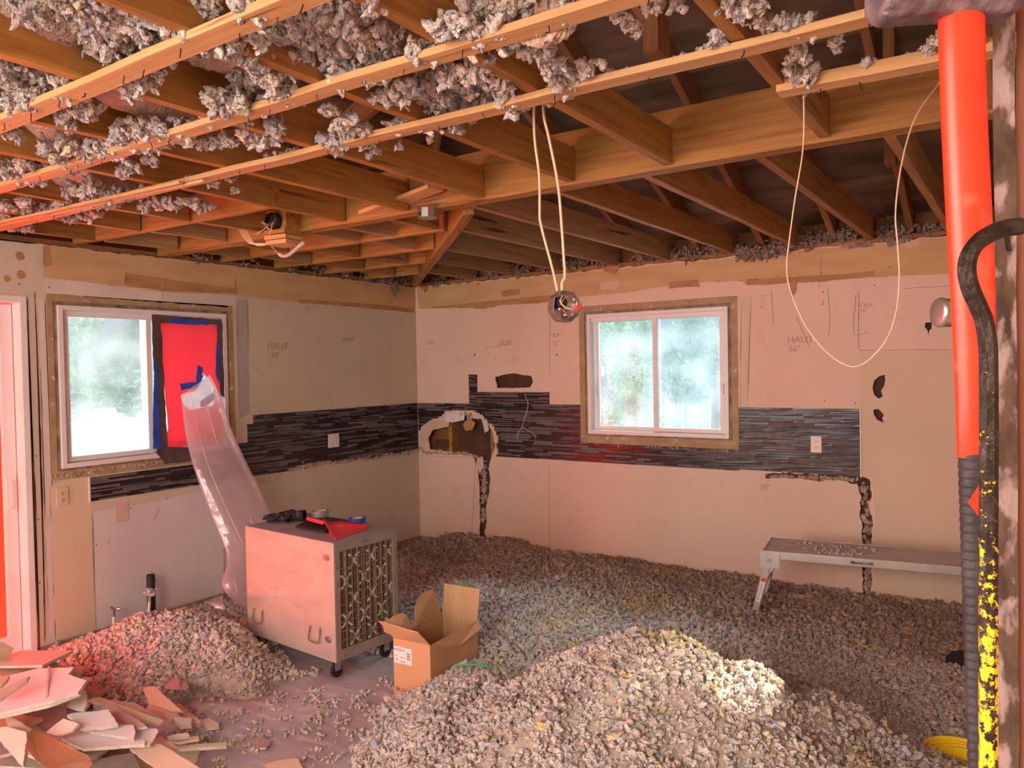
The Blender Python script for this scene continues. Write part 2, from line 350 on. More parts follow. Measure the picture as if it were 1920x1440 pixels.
def beam(name, p0, p1, wd, ht, mat, label, cat='joist', group=None, up=(0, 0, 1), z_is_bottom=True, twist=0, notch=0, parent=None, seed=0):
    """a sawn member from p0 to p1 (bottom edge centre line)"""
    p0 = Vector(p0); p1 = Vector(p1); d = p1-p0; Ln = d.length; X = d.normalized(); Z = Vector(up); Y = Z.cross(X).normalized(); Z = X.cross(Y)
    rnd = random.Random(seed+int(Ln*1000)); bm = nb(); n = max(2, int(Ln/.25)); rings = []
    for i in range(n+1):
        x = Ln*i/n; a = rnd.uniform(-.0025, .0025); b = rnd.uniform(-.002, .002)
        rings.append([bm.verts.new((x, -wd/2+a, b)), bm.verts.new((x, wd/2+a, b)), bm.verts.new((x, wd/2+a, ht+b)), bm.verts.new((x, -wd/2+a, ht+b))])
    for i in range(n):
        for k in range(4): bm.faces.new((rings[i][k], rings[i][(k+1) % 4], rings[i+1][(k+1) % 4], rings[i+1][k]))
    bm.faces.new(rings[0][::-1]); bm.faces.new(rings[-1])
    o = obj(name, bm, mat, parent, bevel=.002)
    m = Matrix((X, Y, Z)).transposed().to_4x4(); m.translation = p0; o.matrix_world = m
    if label: tag(o, label, cat, group)
    return o
def nail_row(parent, pts, r=.0016, ln=.03):
    """bent nails still stuck in a member: one part each"""
    inv = parent.matrix_world.inverted()
    for k, p in enumerate(pts):
        rnd = random.Random(k+int(abs(p[0])*900)); p = Vector(p); q = p+Vector((rnd.uniform(-.008, .008), rnd.uniform(-.008, .008), -ln*rnd.uniform(.5, 1)))
        q2 = q+Vector((rnd.uniform(-.012, .012), rnd.uniform(-.01, .01), -.003))
        b = nb(); tube(b, [inv@(p+Vector((0, 0, .004))), inv@q, inv@q2], r, 5); obj('nail', b, MT['bar'], parent)

# ------------------------------------------------------------------ clump generator (numpy)
def ico(sub):
    b = nb(); bmesh.ops.create_icosphere(b, subdivisions=sub, radius=1.0)
    v = np.array([x.co[:] for x in b.verts]); f = np.array([[q.index for q in x.verts] for x in b.faces]); b.free(); return v, f
from mathutils import noise as MN
def templates(sub, K, seed):
    v, f = ico(sub); r = np.random.default_rng(seed); out = []
    for k in range(K):
        L_ = r.uniform(1.0, 2.1); W_ = r.uniform(.55, .9); o = r.uniform(-50, 50, 3); bend = r.uniform(-.5, .5, 2); P = []
        for q in v:
            q = Vector((q[0]*L_, q[1]*W_, q[2]*W_)); s = q+Vector(o)
            q = q+.55*MN.noise_vector(s*1.25)+.34*MN.noise_vector(s*2.9)+.17*MN.noise_vector(s*6.5)
            q.z += bend[0]*q.x*q.x*.45; q.y += bend[1]*q.x*q.x*.45; P.append(q[:])
        P = np.array(P); out.append(P-P.mean(0))
    return out, f
def quatmat(q):
    q = q/np.linalg.norm(q, axis=1, keepdims=True); w_, x, y, z = q.T
    return np.stack([1-2*(y*y+z*z), 2*(x*y-z*w_), 2*(x*z+y*w_), 2*(x*y+z*w_), 1-2*(x*x+z*z), 2*(y*z-x*w_), 2*(x*z-y*w_), 2*(y*z+x*w_), 1-2*(x*x+y*y)], 1).reshape(-1, 3, 3)
def raw_mesh(name, V, F, tint=None, smooth=True):
    me = bpy.data.meshes.new(name); me.vertices.add(len(V)); me.vertices.foreach_set('co', V.astype(np.float32).ravel())
    k = F.shape[1]; me.loops.add(F.size); me.loops.foreach_set('vertex_index', F.astype(np.int32).ravel())
    me.polygons.add(len(F)); me.polygons.foreach_set('loop_start', np.arange(0, F.size, k, dtype=np.int32))
    me.update(calc_edges=True)
    me.polygons.foreach_set('use_smooth', np.full(len(F), bool(smooth)))
    if tint is not None:
        a = me.color_attributes.new('tint', 'FLOAT_COLOR', 'POINT'); a.data.foreach_set('color', tint.astype(np.float32).ravel())
    me.validate(); return me
def clumps(pts, size, seed=0, sub=2, K=14, hang=0.0, tintf=None, stretch=1.0):
    T, F = templates(sub, K, seed); r = np.random.default_rng(seed+5); n = len(pts)
    q = r.normal(size=(n, 4)); Rm = quatmat(q); kid = r.integers(0, K, n); VV = []; FF = []; TT = []; off = 0
    base = r.uniform(.74, 1.08, n)
    warm = r.normal(0, .035, n)
    col = np.stack([base*(1+warm), base, base*(1-1.6*warm), np.ones(n)], 1)
    yel = r.random(n) < .03
    col[yel] *= np.array([1.08, .98, .66, 1])
    if tintf is not None: col = tintf(pts, col, r)
    for k in range(K):
        idx = np.where(kid == k)[0]
        if not len(idx): continue
        P = np.einsum('nij,vj->nvi', Rm[idx], T[k])*size[idx][:, None, None]
        if stretch != 1: P[:, :, 2] *= stretch
        P += pts[idx][:, None, :]
        nv = T[k].shape[0]; VV.append(P.reshape(-1, 3)); FF.append((F[None]+(off+np.arange(len(idx))*nv)[:, None, None]).reshape(-1, 3))
        TT.append(np.repeat(col[idx], nv, 0)); off += len(idx)*nv
    return np.concatenate(VV), np.concatenate(FF), np.concatenate(TT)
def vnoise(x, y, s, seed=0):
    r = np.random.default_rng(seed); G = r.random((64, 64)); u = x*s+7.3; v = y*s+3.1
    i = np.floor(u).astype(int); j = np.floor(v).astype(int); fu = u-i; fv = v-j; fu = fu*fu*(3-2*fu); fv = fv*fv*(3-2*fv)
    g = lambda a, b: G[a % 64, b % 64]
    return (g(i, j)*(1-fu)+g(i+1, j)*fu)*(1-fv)+(g(i, j+1)*(1-fu)+g(i+1, j+1)*fu)*fv
# ================================================================== THE SETTING
def struct(o): o['kind'] = 'structure'; return o
struct(obj('floor', bx(-.1, -8.4, -.06, 5.4, .12, 0), MT['floor']))
# roof deck: two slopes meeting on the hip above the corner
def deck():
    V = []; F = []; T = []; a = -.65; sl = .42; z0 = 2.66; k = 0
    while a < 6.6:
        wd = .138; rnd = random.Random(k)
        for side in (0, 1):
            c = rnd.uniform(.6, 1.25); b0 = a+.001; b1 = a+wd+.0005
            if side == 0: q = [(b0, -b0), (b1, -b1), (5.5, -b1), (5.5, -b0)]
            else: q = [(b0, -b0), (b1, -b1), (b1, -8.4), (b0, -8.4)]
            z = [z0+sl*(b0), z0+sl*b1, z0+sl*b1, z0+sl*b0]
            if side == 0 or b0 < 5.5:
                s = len(V)
                for (x, y), zz in zip(q, z): V.append((x, y, zz))
                for (x, y), zz in zip(q, z): V.append((x, y, zz+.02))
                for f in ((0, 1, 2, 3), (7, 6, 5, 4), (0, 4, 5, 1), (2, 6, 7, 3), (1, 5, 6, 2), (3, 7, 4, 0)): F.append([s+i for i in f])
                T += [(c, c*.98, c*.95, 1)]*8
        a += .14; k += 1
    return raw_mesh('ceiling', np.array(V), np.array(F), np.array(T), smooth=False)
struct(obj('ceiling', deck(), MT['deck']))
rf = nb()
for q in (((-.7, .7), (5.5, -5.5), (5.5, .7)), ((-.7, .7), (5.5, -5.5), (5.5, -8.4), (-.7, -8.4))):
    rf.faces.new([rf.verts.new((x, y, 2.66+.42*(-y if q is None else (min(x, 99) if len(q) == 4 else -y))+.03)) for x, y in q])
ru = obj('trim_8', rf, MT['dark']); struct(ru)  # unseen cover, added to stop sun leaking between the deck boards
top = nb(); box(top, -.7, -8.4, 5.48, 5.6, .7, 5.52); sun_cover = obj('sun_cover', top, MT['dark'], None); struct(sun_cover); sun_cover.name = 'trim_9'  # unseen slab, added to block the sun from above

W1 = dict(y0=-3.27, y1=-2.10, z0=1.095, z1=2.085); W1o = (-3.33, -2.04, 1.03, 2.15)
W2 = dict(x0=1.845, x1=3.02, z0=1.10, z1=2.08); W2o = (1.77, 3.09, 1.02, 2.15)
R4 = lambda a, b, c, d: [(a, c), (b, c), (b, d), (a, d)]
def ragged_top(u0, u1, v0, v1, seed):
    rnd = random.Random(seed); p = [(u0, v0), (u1, v0), (u1, v1)]; u = u1-.05
    while u > u0+.03:
        p.append((u, v1+rnd.uniform(-.008, .006))); u -= rnd.uniform(.03, .08)
    p.append((u0, v1)); return p
big = [bw(*q) for q in [(805, 842), (802, 815), (808, 800), (833, 801), (846, 789), (868, 785), (900, 784), (917, 798), (925, 815), (929, 840), (921, 858), (916, 879), (919, 896), (919, 908), (914, 941), (910, 955), (913, 976), (909, 995), (911, 1016), (898, 1016), (900, 983), (899, 950), (898, 912), (897, 889), (892, 866), (888, 853), (860, 849)]]
vent = [bw(*q) for q in [(928, 707), (945, 703), (962, 700), (980, 703), (996, 705), (1000, 716), (994, 726), (960, 728), (932, 727)]]
cut = [bw(*q) for q in [(1435, 887), (1480, 887), (1535, 889), (1590, 890), (1615, 893), (1630, 899), (1634, 925), (1630, 950), (1637, 975), (1634, 1005), (1637, 1040), (1634, 1070), (1637, 1090), (1631, 1119), (1617, 1117), (1618, 1085), (1615, 1050), (1617, 1000), (1612, 960), (1614, 930), (1607, 908), (1570, 900), (1535, 902), (1480, 896), (1435, 897)]]
h1 = [bw(*q) for q in [(1640, 714), (1649, 706), (1660, 702), (1658, 722), (1652, 733), (1656, 744), (1648, 747), (1640, 740), (1636, 728)]]
h2 = [bw(*q) for q in [(1638, 769), (1648, 767), (1658, 777), (1653, 784), (1657, 793), (1645, 787), (1639, 778)]]
h3 = [bw(*q) for q in [(1735, 605), (1747, 604), (1747, 616), (1742, 620), (1741, 630), (1739, 619), (1734, 613)]]
h1r = [tuple(p) for p in rag(h1, .003, .03, 8)]; h2r = [tuple(p) for p in rag(h2, .003, .03, 8)]
def dot(px, py, r=.009, f=bw):
    u, v = f(px, py); return [(u+r*math.cos(a)*.8, v+r*math.sin(a)) for a in [i*math.pi/4 for i in range(8)]]
wb = struct(obj('wall_back', sheet_with_holes(ragged_top(0, 5.35, .06, 2.44, 3), [R4(*W2o), rag(big, .006, .025, 5), rag(vent, .003, .03, 6), rag(cut, .006, .02, 7), h1r, h2r, h3, dot(890, 665, .011), dot(1044, 665, .009)], WB, .0127, None), [MT['paint_back'], MT['gypsum']]))
wl = struct(obj('wall_left', sheet_with_holes(ragged_top(-6.7, 0, .06, 2.44, 4), [R4(*W1o), [(-5.4, .061), (-3.447, .061), (-3.447, 2.125), (-5.4, 2.125)], dot(270, 765, .004, lw)], WL, .0127, None), [MT['paint'], MT['gypsum']]))
# what stands behind the drywall
def cavity(name, u0, u1, hole, to3d, parent, door=None):
    hs = [hole]+([door] if door else [])
    o = obj(name, sheet_with_holes([(u0, -.05), (u1, -.05), (u1, 2.62), (u0, 2.62)], hs, lambda u, v, d: to3d(u, v, .10+d), .02, None), [MT['brownboard'], MT['brownboard']], parent)
    return o
cavity('sheathing', -.12, 5.35, R4(*W2o), WB, wb); cavity('sheathing', -6.7, .12, R4(*W1o), WL, wl, [(-5.4, -.04), (-3.447, -.04), (-3.447, 2.125), (-5.4, 2.125)])
for u in (.38, .86, 1.72, 3.14, 3.62, 4.1, 4.6): obj('stud', bx(u-.019, .014, .04, u+.019, .10, 2.44), MT['wood'], wb)
for u in (-.06, -.52, -1.0, -1.5, -1.98, -3.39): obj('stud', bx(-.10, u-.019, .04, -.014, u+.019, 2.44), MT['wood'], wl)
obj('cavity_shade_box', bx(.44, .05, .9, .84, .10, 1.36), MT['dark'], wb); obj('cavity_shade_box', bx(.60, .035, .07, .84, .10, .9), MT['dark'], wb); obj('cavity_shade_box', bx(3.2, .035, .07, 4.05, .10, .95), MT['dark'], wb); obj('cavity_shade_box', bx(3.96, .035, 1.2, 4.4, .10, 1.95), MT['dark'], wb)  # dark boxes colour in the cavity shade behind the chase and holes
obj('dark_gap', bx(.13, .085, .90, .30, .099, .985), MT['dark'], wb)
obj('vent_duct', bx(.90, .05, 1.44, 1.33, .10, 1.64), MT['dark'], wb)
struct(obj('baseboard_back', bx(0, .004, 0, 5.35, .10, .058), MT['winwood'])); struct(obj('baseboard_left', bx(-.10, -3.45, 0, -.004, 0, .058), MT['winwood']))
struct(obj('trim_1', bx(-.1, .012, 2.445, 5.35, .12, 2.475), MT['rafter'])); struct(obj('trim_2', bx(-.12, -6.7, 2.445, -.012, 0.012, 2.475), MT['rafter']))
# remaining shell, out of view
struct(obj('wall_right', sheet_with_holes([(-8.4, 0), (.12, 0), (.12, 5.6), (-8.4, 5.6)], [R4(-3.0, -1.3, 1.0, 2.4)], lambda u, v, d: Vector((5.35+d, u, v)), .08, None), [MT['paint_back'], MT['gypsum']]))  # unseen opening, added so the spot beams reach the near pile
struct(obj('wall_front', sheet_with_holes([(-.12, 0), (5.4, 0), (5.4, 5.4), (-.12, 5.4)], [R4(.4, 5.2, .02, 2.5)], lambda u, v, d: Vector((u, -7.3-d, v)), .1, None), [MT['paint'], MT['gypsum']]))
struct(obj('trim_3', bx(-.68, -8.4, 2.50, -.12, .7, 2.52), MT['rafter'])); struct(obj('trim_4', bx(-.12, .12, 2.50, 5.5, .7, 2.52), MT['rafter']))  # unseen eave soffits, added to keep the sun from entering the windows

# ---- paper, compound and paint areas on the left wall
LB = [(81, 458), (150, 466), (213, 474), (317, 485), (440, 499), (560, 514), (640, 524), (783, 540), (777, 587), (713, 580), (640, 574), (560, 568), (500, 562), (460, 556), (440, 553), (317, 548), (260, 539), (213, 536), (160, 528), (110, 524), (81, 522)]
patch('paper_band', [lw(*q) for q in LB], WL, MT['paper'], wl, .0015, .004, .03, 2)
for i, q in enumerate(([(235, 512), (317, 524), (440, 541), (440, 551), (317, 546), (235, 535)], [(81, 461), (92, 463), (97, 499), (82, 500)], [(560, 560), (640, 566), (720, 572), (776, 580), (775, 586), (713, 580), (640, 573), (560, 568)], [(440, 522), (442, 522), (444, 552), (440, 552)])):
    patch('paper_stain', [lw(*p) for p in q], WL, MT['paper_dark'], wl, .003, .003, .03, 5+i)
patch('compound_band', [lw(*p) for p in [(84, 523), (160, 529), (213, 537), (317, 549), (440, 555), (440, 577), (317, 568), (85, 550)]], WL, MT['compound'], wl, .001, .004, .03, 9)
patch('compound_strip', [lw(*p) for p in [(444, 560), (464, 562), (468, 776), (448, 785)]], WL, pmat('grey_compound', (.40, .34, .33), (.45, .38, .36), 5), wl, .0012, .003, .03, 10)
patch('beige_panel', [lw(*p) for p in [(93, 915), (120, 900), (166, 896), (171, 945), (180, 1179), (104, 1203)]], WL, MT['beige'], wl, .0012, .002, .05, 11)
patch('compound_strip', [lw(*p) for p in [(72, 560), (84, 556), (108, 1200), (92, 1205)]], WL, MT['compound'], wl, .0009, .003, .04, 12)
patch('lower_paint', [lw(*p) for p in [(174, 960), (300, 938), (420, 912), (420, 1108), (182, 1180)]], WL, pmat('pale_lavender_primer', (.62, .54, .54), (.67, .59, .58), 3), wl, .0009, .002, .05, 13)
patch('cutout_patch', [lw(*p) for p in [(217, 944), (239, 940), (241, 977), (218, 981)]], WL, DW['peach'], wl, .003, .001, .05, 14)
for q in ((37, 480, .022), (39, 515, .022), (13, 522, .017)):
    u, v = lw(q[0], q[1]); patch('bare_spot', [(u+q[2]*math.cos(a), v+1.2*q[2]*math.sin(a)) for a in [i*.628 for i in range(10)]], WL, MT['paper_dark'], wl, .0015, .004, .02, 15)
for q in ([(50, 562), (52, 562), (59, 840), (64, 880), (66, 900), (69, 1080), (75, 1222), (73, 1222), (67, 1080), (58, 860)], [(64, 548), (65.5, 548), (77, 840), (81.5, 1000), (84.5, 1205), (83.5, 1205), (79.5, 1000), (75, 840)]):
    patch('open_joint', [lw(*p) for p in q], WL, MT['dark'], wl, .002, .0025, .05, 16)
for q in ((51, 582), (68, 855), (71, 974), (74, 1092), (36, 532), (203, 1017), (180, 1022), (245, 953), (312, 935), (675, 592), (732, 645), (557, 585), (92, 539)):
    patch('nail_hole', dot(q[0], q[1], .005, lw), WL, MT['dark'], wl, .003, 0)
# ---- back wall
BB = [(783, 540), (1000, 519), (1200, 500), (1344, 486), (1500, 470), (1778, 443), (1850, 436), (1850, 507), (1780, 513), (1700, 517), (1600, 522), (1540, 529), (1470, 531), (1440, 534), (1400, 535), (1390, 527), (1340, 528), (1240, 538), (1170, 549), (1085, 557), (1010, 569), (940, 573), (910, 579), (860, 577), (786, 579)]
patch('paper_band', [bw(*q) for q in BB], WB, MT['paper'], wb, .0015, .004, .03, 21)
for i, q in enumerate(([(800, 577), (860, 570), (940, 562), (1010, 556), (1060, 550), (1062, 560), (1010, 568), (940, 572), (910, 579), (860, 578)], [(1253, 529), (1308, 524), (1312, 537), (1256, 541)], [(1400, 523), (1470, 520), (1600, 512), (1640, 508), (1640, 518), (1540, 528), (1440, 533), (1400, 534)], [(1435, 480), (1470, 470), (1478, 476), (1440, 488)], [(940, 545), (975, 541), (975, 552), (942, 557)])):
    patch('paper_stain', [bw(*p) for p in q], WB, MT['paper_dark'] if i != 3 else MT['winwood'], wb, .003, .004, .03, 25+i)
patch('beige_panel', [bw(*p) for p in [(1611, 657), (1850, 653), (1850, 1152), (1640, 1123), (1641, 1060), (1641, 975), (1636, 893), (1614, 885), (1612, 770)]], WB, MT['beige'], wb, .0012, .0, .08, 31, holes=[h1r, h2r])
patch('compound_patch', [bw(*p) for p in [(1125, 530), (1160, 525), (1162, 540), (1128, 544)]], WB, DW['peach'], wb, .004, .004, .02, 32)
patch('compound_patch', [bw(*p) for p in [(1390, 560), (1408, 556), (1402, 762), (1388, 764)]], WB, MT['beige'], wb, .001, .003, .03, 33)
patch('bare_plaster', [bw(*p) for p in [(1693, 458), (1724, 449), (1722, 460), (1706, 466)]], WB, DW['peach'], wb, .004, .003, .02, 34)
patch('metal_lath', [bw(*p) for p in [(1570, 464), (1600, 459), (1640, 452), (1640, 460), (1600, 466)]], WB, MT['mesh'], wb, .004, .005, .02, 35)
patch('metal_lath', [bw(*p) for p in [(1662, 452), (1700, 447), (1698, 456), (1668, 464)]], WB, MT['mesh'], wb, .004, .005, .02, 36)
for q in ((877, 556), (1160, 539), (1350, 528), (1390, 526), (1419, 524), (1459, 519), (1541, 511), (1668, 500), (882, 667), (929, 672), (951, 676), (1544, 547), (1544, 565), (1543, 570), (1430, 555), (1429, 576), (1640, 535), (1686, 535), (1040, 590), (1604, 755), (1546, 752), (955, 955), (945, 935), (1010, 940)):
    patch('nail_hole', dot(q[0], q[1], .005), WB, MT['dark'], wb, .005, 0)
def pline(parent, to3d, f, pts, wd=.0016, mat=None):
    p = [Vector(to3d(*f(*q), -.0030)) for q in pts]; obj('pencil_mark', tb(smoothpts(p, 3), wd, 4), mat or MT['pencil'], parent)
for q in ([(1031, 592), (1031, 700)], [(1610, 545), (1610, 655)], [(910, 652), (958, 646)], [(895, 705), (895, 735), (1030, 735)], [(1612, 657), (1780, 655)], [(1695, 541), (1780, 536)], [(1446, 545), (1450, 600), (1446, 611)], [(1552, 540), (1556, 600), (1553, 632)], [(1605, 552), (1601, 624), (1628, 622)], [(790, 855), (889, 858)], [(892, 870), (885, 1000)], [(1030, 870), (1031, 1035)], [(1494, 595), (1516, 648)], [(880, 700), (881, 757)], [(1540, 480), (1536, 540)]):
    pline(wb, WB, bw, q)
for q in ([(735, 640), (733, 665)], [(282, 1070), (296, 1100)], [(297, 950), (290, 970)], [(305, 520), (303, 575)]): pline(wl, WL, lw, q)
def writing(body, px, py, size, parent, wall, mat=None, name='pencil_writing', off=.003):
    c = bpy.data.curves.new(name, 'FONT'); c.body = body; c.size = size; c.extrude = .0004; c.materials.append(mat or MT['pencil'])
    o = bpy.data.objects.new(name, c); C.objects.link(o); o.parent = parent
    if wall == 'B':
        u, v = bw(px, py); o.location = (u, -off, v); o.rotation_euler = (math.pi/2, 0, 0)
    else:
        u, v = lw(px, py); o.location = (off, u, v); o.rotation_euler = (math.pi/2, 0, math.pi/2)
    return o
for t, x, y, s in (('HAUT', 1476, 643, .066), ('36"', 1478, 660, .06), ('FOUR', 1608, 576, .036), ('16"', 1612, 586, .036), ('COIN', 795, 646, .055), ('6X30"', 935, 647, .06), ('HUIT', 1033, 632, .045), ('12"', 1036, 647, .045), ('30"', 1424, 918, .06)):
    writing(t, x, y, s, wb, 'B')
for t, x, y, s in (('HAUT', 500, 655, .075), ('24"', 508, 670, .062), ('VE-1 1/2', 482, 908, .07), ('HAUT', 640, 640, .055)):
    writing(t, x, y, s, wl, 'L')

# ---- mosaic tile backsplash
def tiles(name, rects, holes, to3d, parent, seed, umax=None):
    rnd = random.Random(seed); H = .0108; V = [[], [], []]; F = [[], [], []]; T = [[], [], []]
    v = min(r_[2] for r_ in rects); vtop = max(r_[3] for r_ in rects)
    while v < vtop-.004:
        hh = min(H*rnd.choice((1, 1, .75, 1.5)), vtop-v); vm = v+hh*.5; spans = []
        for (u0, u1, v0, v1) in sorted(rects):
            if v0-.002 <= vm <= v1:
                if spans and abs(spans[-1][1]-u0) < .002: spans[-1][1] = u1
                else: spans.append([u0, u1])
        for (u0, u1) in spans:
            u = u0-rnd.uniform(0, .12)
            while u < u1:
                Ln = rnd.choice((.07, .12, .18, .24, .30)); a = max(u, u0); b = min(u+Ln, u1); u += Ln
                c = ((a+b)/2, vm)
                if b-a < .008: continue
                if any(inpoly(c, h) or inpoly((a+.01, c[1]), h) or inpoly((b-.01, c[1]), h) for h in holes):
                    # broken tile: keep the stub outside the hole
                    while b-a > .02 and any(inpoly((b, c[1]), h) for h in holes): b -= .008
                    while b-a > .02 and any(inpoly((a, c[1]), h) for h in holes): a += .008
                    if b-a < .02 or any(inpoly(((a+b)/2, c[1]), h) or inpoly((a, c[1]), h) or inpoly((b, c[1]), h) for h in holes): continue
                k = 0 if rnd.random() < .52 else 1; d = .007+rnd.uniform(-.0006, .0012); g = .0008
                n = len(V[k]); tl = rnd.uniform(-.0006, .0006)
                P = [to3d(a+g, v+g, 0), to3d(b-g, v+g, 0), to3d(b-g, v+hh-g, 0), to3d(a+g, v+hh-g, 0), to3d(a+g+.0006, v+g+.0006, -d+tl), to3d(b-g-.0006, v+g+.0006, -d-tl), to3d(b-g-.0006, v+hh-g-.0006, -d), to3d(a+g+.0006, v+hh-g-.0006, -d)]
                V[k] += [p[:] for p in P]; F[k] += [[n+i for i in q] for q in ((4, 5, 6, 7), (0, 1, 5, 4), (1, 2, 6, 5), (2, 3, 7, 6), (3, 0, 4, 7))]
                c_ = rnd.uniform(.65, 1.35); T[k] += [(c_*rnd.uniform(.97, 1.12), c_, c_*rnd.uniform(.95, 1.05), 1)]*8
        v += hh
    for k, m in ((0, MT['tile_black']), (1, MT['tile_grey'])):
        obj('glass_tiles' if k == 0 else 'stone_tiles', raw_mesh(name, np.array(V[k]), np.array(F[k]), np.array(T[k]), False), m, parent)
def grout(rects, holes, to3d, parent):
    bm = nb()
    for (u0, u1, v0, v1) in rects:
        nu = max(1, int((u1-u0)/.02)); nv = max(1, int((v1-v0)/.02))
        for i in range(nu):
            for j in range(nv):
                a, b = u0+(u1-u0)*i/nu, u0+(u1-u0)*(i+1)/nu; c, d = v0+(v1-v0)*j/nv, v0+(v1-v0)*(j+1)/nv
                if any(inpoly(((a+b)/2, (c+d)/2), h) for h in holes): continue
                bm.faces.new([bm.verts.new(to3d(x, y, -.003)) for x, y in ((a, c), (b, c), (b, d), (a, d))])
    obj('grout', bm, MT['grout'], parent)
lr = [(-3.105, -2.05, .872, 1.022), (-2.05, -1.94, .872, 1.13), (-1.94, -1.885, .872, 1.27), (-1.885, -.006, .872, 1.335)]
missL = [[lw(*p) for p in [(790, 900), (790, 838), (770, 846), (745, 850), (700, 857), (660, 862), (600, 866), (560, 872), (540, 880), (545, 900)]], [lw(*p) for p in [(440, 776), (472, 776), (462, 785), (455, 797), (440, 800)]]]
tl = empty('mosaic_backsplash', (0, 0, 0), 0, 'dark glass and stone mosaic backsplash on the left wall, running under the half covered window', 'backsplash')
grout(lr, missL, WL, tl); tiles('left_mosaic', lr, missL, WL, tl, 3)
br = [(.008, .62, .866, 1.332), (.62, .715, .866, 1.60), (.715, 1.475, .866, 1.442), (1.475, 1.77, .866, 1.338), (1.77, 3.09, .868, 1.022), (3.09, 3.908, .878, 1.33)]
miss = [[bw(*p) for p in [(786, 870), (786, 808), (800, 794), (812, 785), (826, 782), (836, 770), (860, 768), (885, 769), (905, 778), (915, 792), (926, 798), (928, 806), (934, 818), (932, 836), (936, 850), (926, 858), (924, 875), (900, 880)]]]
tr_ = empty('mosaic_backsplash', (0, 0, 0), 0, 'dark mosaic backsplash on the back wall with a big hole near the corner', 'backsplash')
grout(br, miss+[big], WB, tr_); tiles('back_mosaic', br, miss+[big], WB, tr_, 8)
obj('edge_trim', bx(0, -3.115, .868, .008, -3.107, 1.024), MT['plate'], tl)
obj('edge_trim', bx(3.91, -.009, .87, 3.918, 0, 1.335), MT['plate'], tr_)
obj('edge_trim', bx(.0005, -.009, .866, .008, -.0005, 1.335), MT['plate'], tr_)
# broken plaster edges along the tile and the chases
def rubble(name, path, n, spread, size, parent, mat, seed):
    r = np.random.default_rng(seed); P = np.array([list(p) for p in path]); seg = r.integers(0, len(P)-1, n); t = r.random(n)[:, None]
    pts = P[seg]*(1-t)+P[seg+1]*t+r.normal(0, 1, (n, 3))*np.array(spread)
    V, F, T = clumps(pts, r.uniform(.4, 1.2, n)*size, seed, 2, 8); o = obj(name, raw_mesh(name, V, F, T, False), mat, parent); o['kind'] = 'stuff'; return o
rubble('plaster_crumbs', [at(*p, 'x', .0) for p in [(540, 882), (580, 872), (640, 866), (700, 858), (750, 850), (785, 845)]], 330, (.003, .01, .009), .010, wl, MT['plaster'], 1)
rubble('plaster_crumbs', [at(*p, 'y', .0) for p in [(788, 838), (795, 848), (830, 850), (870, 850), (893, 856)]], 200, (.008, .004, .006), .010, wb, MT['plaster'], 2)
rubble('plaster_crumbs', [at(*p, 'y', .012) for p in [(800, 800), (830, 782), (850, 776), (880, 775), (905, 782), (922, 800)]], 90, (.014, .006, .012), .012, wb, DW['white'], 3)
rubble('plaster_crumbs', [at(*p, 'y', .03) for p in [(906, 862), (908, 895), (908, 920), (905, 950), (906, 980)]], 60, (.014, .006, .02), .018, wb, MT['plaster'], 4)
rubble('plaster_crumbs', [at(*p, 'y', .03) for p in [(1435, 892), (1535, 897), (1600, 898)]], 150, (.02, .006, .006), .012, wb, MT['plaster'], 5)
rubble('plaster_crumbs', [at(*p, 'y', .03) for p in [(1622, 905), (1624, 960), (1626, 1020), (1627, 1060), (1624, 1115)]], 80, (.014, .006, .02), .018, wb, MT['plaster'], 6)
rubble('plaster_crumbs', [at(*p, 'x', .0) for p in [(105, 889), (140, 890), (200, 878), (300, 866)]], 90, (.003, .02, .006), .009, wl, MT['plaster'], 7)
rubble('plaster_crumbs', [at(*p, 'y', .0) for p in [(1090, 831), (1200, 836), (1330, 843), (1386, 846)]], 110, (.02, .003, .005), .009, wb, MT['plaster'], 8)
# torn paper on top edges
for i, (f, W3, par, pts) in enumerate(((bw, WB, wb, [(783, 537), (800, 545), (799, 549), (806, 536)]), (bw, WB, wb, [(1128, 502), (1165, 497), (1160, 504), (1154, 515), (1138, 511)]), (lw, WL, wl, [(726, 529), (734, 531), (742, 555), (738, 560)]), (bw, WB, wb, [(1480, 530), (1494, 528), (1493, 542), (1486, 560), (1481, 545)]))):
    patch('torn_paper', [f(*p) for p in pts], W3, MT['paper_dark'], par, .012, .001, .02, 60+i)

for i, (q, m, off) in enumerate(([[(790, 800), (812, 786), (836, 790), (846, 782), (842, 800), (812, 806), (800, 830), (790, 836)], DW['peach'], .010],
        [[(836, 790), (840, 772), (852, 776), (860, 768), (866, 780), (880, 772), (888, 784), (870, 788), (850, 792)], DW['white'], .014], [[(872, 770), (880, 778), (886, 772), (884, 784), (894, 792), (888, 806), (876, 808), (870, 796), (878, 786)], MT['paper_dark'], .018],
        [[(905, 790), (914, 786), (918, 806), (910, 812)], DW['cream'], .008], [[(895, 858), (906, 856), (908, 876), (900, 888), (893, 876)], DW['peach'], .004])):
    patch('torn_drywall', [bw(*p) for p in q], WB, m, wb, off, .003, .02, 70+i)
